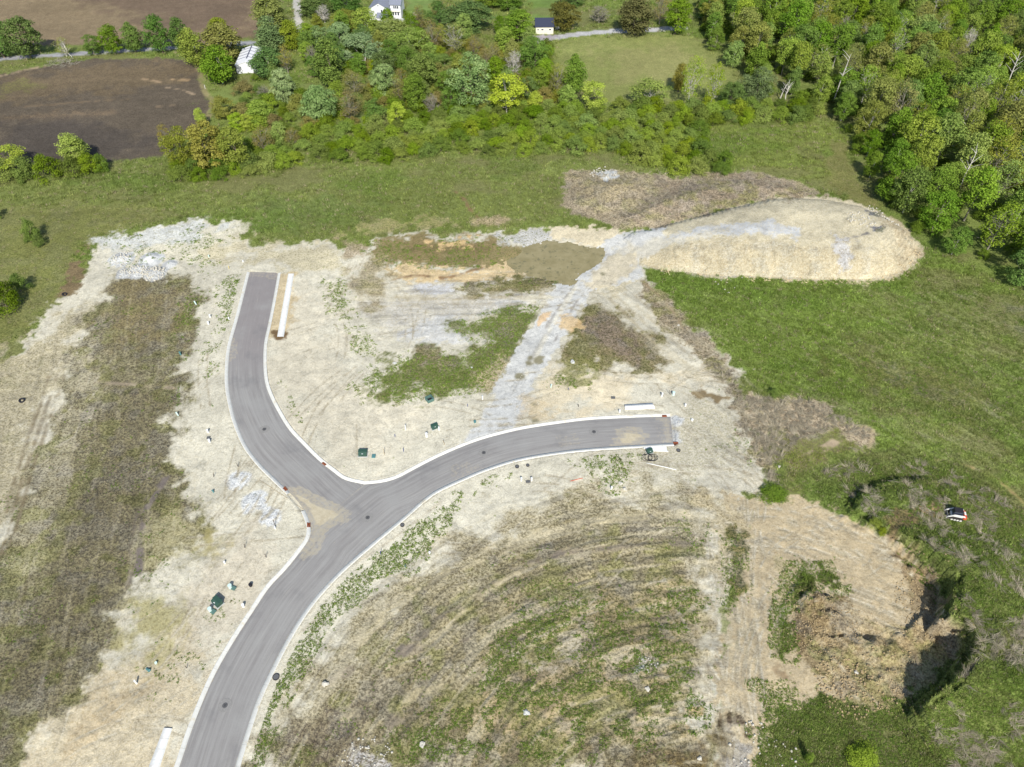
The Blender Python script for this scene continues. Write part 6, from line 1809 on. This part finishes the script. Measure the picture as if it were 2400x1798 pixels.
for p, rad, n in [((x_, y_), 1.8, 26) for x_, y_ in ((1560, 638), (1650, 646), (1700, 650), (1760, 652), (1800, 653), (1840, 654), (1880, 656), (1920, 657), (1960, 658), (2000, 657), (2040, 656), (2080, 648), (2115, 638), (2140, 618), (2152, 600))]:
    rubble(p, rad, n, .08, .3)
flush('fill_crumbs', M('fill_crumbs', (224, 204, 164), rough=.95, var=.2, scale=2), 'pale crumbs rolled to the foot of the earth fill')

# old tyres
for p, rz, lab in [((52, 940), .4, 'dark tyre lying in green weeds near the left edge'), ((152, 691), 1.2, 'dark tyre at the end of the brown track at upper left')]:
    q = place(*p)
    bm = bmesh.new()
    me = bpy.data.meshes.new('tyre')
    vs = []; n1, n2 = 22, 8
    for i in range(n1):
        for j in range(n2):
            a, b_ = 2 * math.pi * i / n1, 2 * math.pi * j / n2
            rr = .48 + .17 * math.cos(b_)
            vs.append(bm.verts.new((rr * math.cos(a), rr * math.sin(a), .17 * math.sin(b_))))
    for i in range(n1):
        for j in range(n2):
            bm.faces.new((vs[i * n2 + j], vs[((i + 1) % n1) * n2 + j], vs[((i + 1) % n1) * n2 + (j + 1) % n2], vs[i * n2 + (j + 1) % n2]))
    bm.to_mesh(me); bm.free(); me.materials.append(M_BLACK)
    o = bpy.data.objects.new('tyre', me); COL.objects.link(o)
    tag(o, lab, 'tyre', None, (q.x, q.y, q.z + .2)); o.rotation_euler = (.25, .1, rz)

# compact track loader on the overgrown bank
q = place(2236, 1212)
mt = thing('track_loader', 'compact white and orange-red track loader parked in the dead grass', 'loader', (q.x, q.y, q.z + .12), math.pi - .25)
for sy in (-1, 1):
    tr = B().prism([(-1.1, .1), (-.9, 0), (.9, 0), (1.15, .25), (1.1, .55), (.8, .68), (-.95, .66), (-1.2, .4)], sy * .78 - .2, sy * .78 + .2).build('track', M_TRACK, mt, .03)
    wv = B()
    for x in (-.8, -.3, .2, .7): wv.add(*(lambda n=12, x=x: ([(x + .2 * math.cos(6.283 * i / n), sy * 1.0, .27 + .2 * math.sin(6.283 * i / n)) for i in range(n)] + [(x + .2 * math.cos(6.283 * i / n), sy * .97, .27 + .2 * math.sin(6.283 * i / n)) for i in range(n)], [tuple(range(n)), tuple(range(2 * n - 1, n - 1, -1))] + [(i, n + i, n + (i + 1) % n, (i + 1) % n) for i in range(n)]))())
    wv.build('wheel', M_WPAINT, tr)
    B().prism([(-1.35, 1.15), (-1.1, 1.5), (.6, 1.45), (1.5, .75), (1.75, .3), (1.55, .25), (1.3, .65), (.5, 1.2), (-1.0, 1.2)], sy * .80 - .09, sy * .80 + .09).build('lift_arm', M_WPAINT, mt, .02)
B().box(-1.3, .9, -.55, .55, .3, .95).build('body', M_WPAINT, mt, .04)
B().prism([(-1.65, .45), (-1.1, .45), (-1.1, 1.35), (-1.5, 1.3), (-1.68, .95)], -.75, .75).build('engine_cover', M_RED, mt, .04)
B().box(-1.45, -1.15, -.4, .3, 1.36, 1.44).build('hatch', M_WPAINT, mt, .01)
cb = B().prism([(-.75, .96), (.75, .96), (.85, 1.4), (.65, 2.0), (-.7, 2.0)], -.52, .52).build('cab', M_GLASS, mt, .02)
B().box(-.75, .72, -.56, .56, 2.0, 2.1).build('roof', M_BLACK, cb, .02)
B().prism([(1.35, .1), (2.05, .05), (2.1, .1), (1.6, .2), (1.5, .7), (1.35, .7)], -.95, .95).build('bucket', M_IRON, mt, .01)

# ------------------------------------------------------------------ buildings
def gable(t, x0, x1, y0, y1, eave, ridge, wall_m, roof_m, along='y', over=.35, th=.16, name='wall'):
    """walls with gable ends plus a roof of two slabs. along: direction of the ridge"""
    if along == 'y':
        xc = (x0 + x1) / 2
        B().prism([(x0, -.3), (x1, -.3), (x1, eave), (xc, ridge), (x0, eave)], y0, y1).build(name, wall_m, t)
        k = (ridge - eave) / (xc - x0)
        rf = B().prism([(x0 - over, eave - over * k + .03), (xc, ridge + .03), (x1 + over, eave - over * k + .03), (x1 + over, eave - over * k + .03 + th), (xc, ridge + .03 + th), (x0 - over, eave - over * k + .03 + th)], y0 - over, y1 + over)
    else:
        yc = (y0 + y1) / 2
        B().prismx([(y0, -.3), (y1, -.3), (y1, eave), (yc, ridge), (y0, eave)], x0, x1).build(name, wall_m, t)
        k = (ridge - eave) / (yc - y0)
        rf = B().prismx([(y0 - over, eave - over * k + .03), (yc, ridge + .03), (y1 + over, eave - over * k + .03), (y1 + over, eave - over * k + .03 + th), (yc, ridge + .03 + th), (y0 - over, eave - over * k + .03 + th)], x0 - over, x1 + over)
    return rf.build('roof', roof_m, t)
def window(t, x, z, w_, h_, y):
    f = B()
    f.box(x - w_ / 2 - .08, x + w_ / 2 + .08, y - .06, y - .002, z - .08, z); f.box(x - w_ / 2 - .08, x + w_ / 2 + .08, y - .06, y - .002, z + h_, z + h_ + .08)
    f.box(x - w_ / 2 - .08, x - w_ / 2, y - .06, y - .002, z, z + h_); f.box(x + w_ / 2, x + w_ / 2 + .08, y - .06, y - .002, z, z + h_)
    o = f.build('window', M_SIDING, t)
    B().box(x - w_ / 2, x + w_ / 2, y - .035, y - .003, z, z + h_).build('pane', M_GLASS, o)

hx, hy = gp(893, 48)
hs_ = thing('white_house', 'white sided two storey house with grey shingle roofs at the top edge', 'house', (hx, hy, tz(hx, hy)), -.10)
gable(hs_, -5.0, 4.2, 0, 11, 4.4, 6.9, M_SIDING, M_SHINGLE, 'y')
gable(hs_, 4.25, 8.8, 1.5, 9.0, 6.0, 7.9, M_SIDING, M_SHINGLE, 'x')
window(hs_, .7, 3.0, .6, 1.2, 0); window(hs_, 1.7, 3.0, .6, 1.2, 0); window(hs_, -.6, 5.6, .4, .5, 0)
for x in (6.0, 6.8, 7.6): window(hs_, x, 4.4, .55, 1.1, 1.5)
for x in (5.4, 6.5, 7.6): window(hs_, x, 1.7, .65, 1.3, 1.5)
B().box(4.6, 8.6, .9, 1.48, 3.3, 3.42).build('awning', M_SHEDW, hs_)
gable(hs_, -.4, 4.2, -4.6, -.06, 2.6, 3.7, M_SIDING, M_SHINGLE, 'x', name='garage_wall')
dk = B().box(5.0, 10.5, -2.2, 1.2, .5, .7).build('deck', M_CONC, hs_)
rl = B()
for x in np.arange(5.0, 10.6, .6): rl.box(x - .05, x + .05, -2.25, -2.15, .7, 1.6)
rl.box(5.0, 10.5, -2.25, -2.15, 1.6, 1.7); rl.box(10.45, 10.55, -2.15, 1.2, 1.5, 1.6)
rl.build('railing', M_WHITE, dk)

bx, by = gp(581, 172)
bn = thing('white_barn', 'long white metal barn between the trees at the corner of the ploughed field', 'barn', (bx, by, tz(bx, by)), math.radians(5))
rf = gable(bn, -3.9, 3.9, 0, 16, 3.0, 4.1, M_BARN, M_BARN, 'y', over=.2)
rb_ = B()
rb_.prism([(-.22, 4.32), (0, 4.38), (.22, 4.32), (0, 4.45)], 3.0, 16.1)
for y in (5.0, 8.0, 11.0, 14.0):
    k = 1.1 / 3.9
    rb_.prism([(-4.0, 4.1 - 4.0 * k + .20), (0, 4.30), (4.0, 4.1 - 4.0 * k + .20), (4.0, 4.1 - 4.0 * k + .27), (0, 4.37), (-4.0, 4.1 - 4.0 * k + .27)], y - .14, y + .14)
rb_.build('trim', M_RIB, rf)
B().box(-1.4, 1.4, -.05, -.002, 0, 2.6).build('door', M_BARN, bn)

sx, sy = gp(1276, 81)
sd = thing('cream_shed', 'small cream shed with a dark blue roof at the bend of the paved drive', 'shed', (sx, sy, tz(sx, sy)), 0.02)
gable(sd, -3.7, 3.7, 0, 6.4, 3.0, 5.2, M_SHEDW, M_NAVY, 'x')
window(sd, -.9, 1.5, .9, .5, 0); window(sd, 2.3, 1.5, .9, .5, 0); window(sd, -2.7, 1.5, .5, .5, 0)
# things stacked beside the shed
q = place(1306, 68)
o = B().box(-.9, .9, -.6, .6, 0, .9, top=.85).build('white_trailer_box', M_WHITE, None, .03); tag(o, 'small white box standing right of the cream shed', 'box', None, q)

# brush pile and dead wood
def brush(p, r, n, lab, seed):
    g = random.Random(seed); b_ = B()
    for _ in range(n):
        a = g.uniform(0, 6.28); q_ = r * math.sqrt(g.random()); x, y = q_ * math.cos(a) * 1.4, q_ * math.sin(a)
        d = g.uniform(0, 6.28); l = g.uniform(.8, 2.4)
        z = max(.1, .9 * (1 - q_ / r)) * g.uniform(.3, 1.2)
        b_.tube([(x, y, z), (x + l * .5 * math.cos(d), y + l * .5 * math.sin(d), z + g.uniform(-.2, .5)), (x + l * math.cos(d), y + l * math.sin(d), z + g.uniform(-.3, .8))], g.uniform(.03, .08), 4)
    o = b_.build('brush_pile', BARK_GREY, None, 0); tag(o, lab, 'brush pile', None, place(*p))
brush((148, 148), 4.2, 130, 'pile of cut grey-brown branches at the rim of the ploughed field', 3)
SNAG = 'dead pale trees in the woodland'
for p, h, lean, rz, lab in [((1950, 250), 15, .05, 0, 'tall dead white trunk at the left part of the woodland'), ((2190, 378), 14, .45, -.4, 'long dead white tree leaning right across the middle of the woodland'), ((2172, 372), 11, -.5, .3, 'dead grey tree leaning left beside the long white one'),
                            ((1827, 235), 6, .18, 0, 'short dead white stem at the thicket end'), ((1840, 235), 5, -.1, 1, 'broken white stem right of another at the thicket end'), ((2235, 470), 12, .15, 1, 'forked dead white tree in the lower woodland'), ((2345, 235), 14, .08, 2, 'bare white tree standing high at the right of the woodland')]:
    z0 = 3 if h > 7 else 0
    x, y = gp(*p); 
    b_ = B(); g = random.Random(int(p[0]))
    top = (h * math.sin(lean), 0, h * math.cos(lean))
    v, f = tube([np.array((0, 0, 0.)), np.array((top[0] * .4, .2, top[2] * .45)), np.array((top[0] * .75, 0, top[2] * .75)), np.array(top)], [.24, .19, .13, .05], 6)
    b_.add(v, f)
    for k in range(9):
        t = g.uniform(.45, .95); a = g.uniform(0, 6.28); l = g.uniform(1.2, 3.5)
        s0 = np.array(top) * t; e = s0 + np.array((math.cos(a) * l, math.sin(a) * l, l * .8))
        v, f = tube([s0, (s0 + e) / 2 + [0, 0, .2], e], [.09, .06, .02], 4); b_.add(v, f)
    o = b_.build('dead_tree', BARK_PALE, None, 0, True); tag(o, lab, 'dead tree', SNAG, (x, y, z0)); o.rotation_euler = (0, 0, rz)
q = place(158, 132)
o = B().tube([(0, 0, 0), (.8, 0, 2.5), (.2, 0, 5.5)], .22, 6).tube([(.8, 0, 2.5), (-1.0, .3, 5)], .14, 6).tube([(.5, 0, 1.5), (2.5, -1.5, .6), (3.2, -2.5, .2)], .15, 6).build('broken_trunk', BARK_PALE, None, 0, True)
tag(o, 'pale broken trunk above the branch pile in the field row', 'dead tree', None, q)
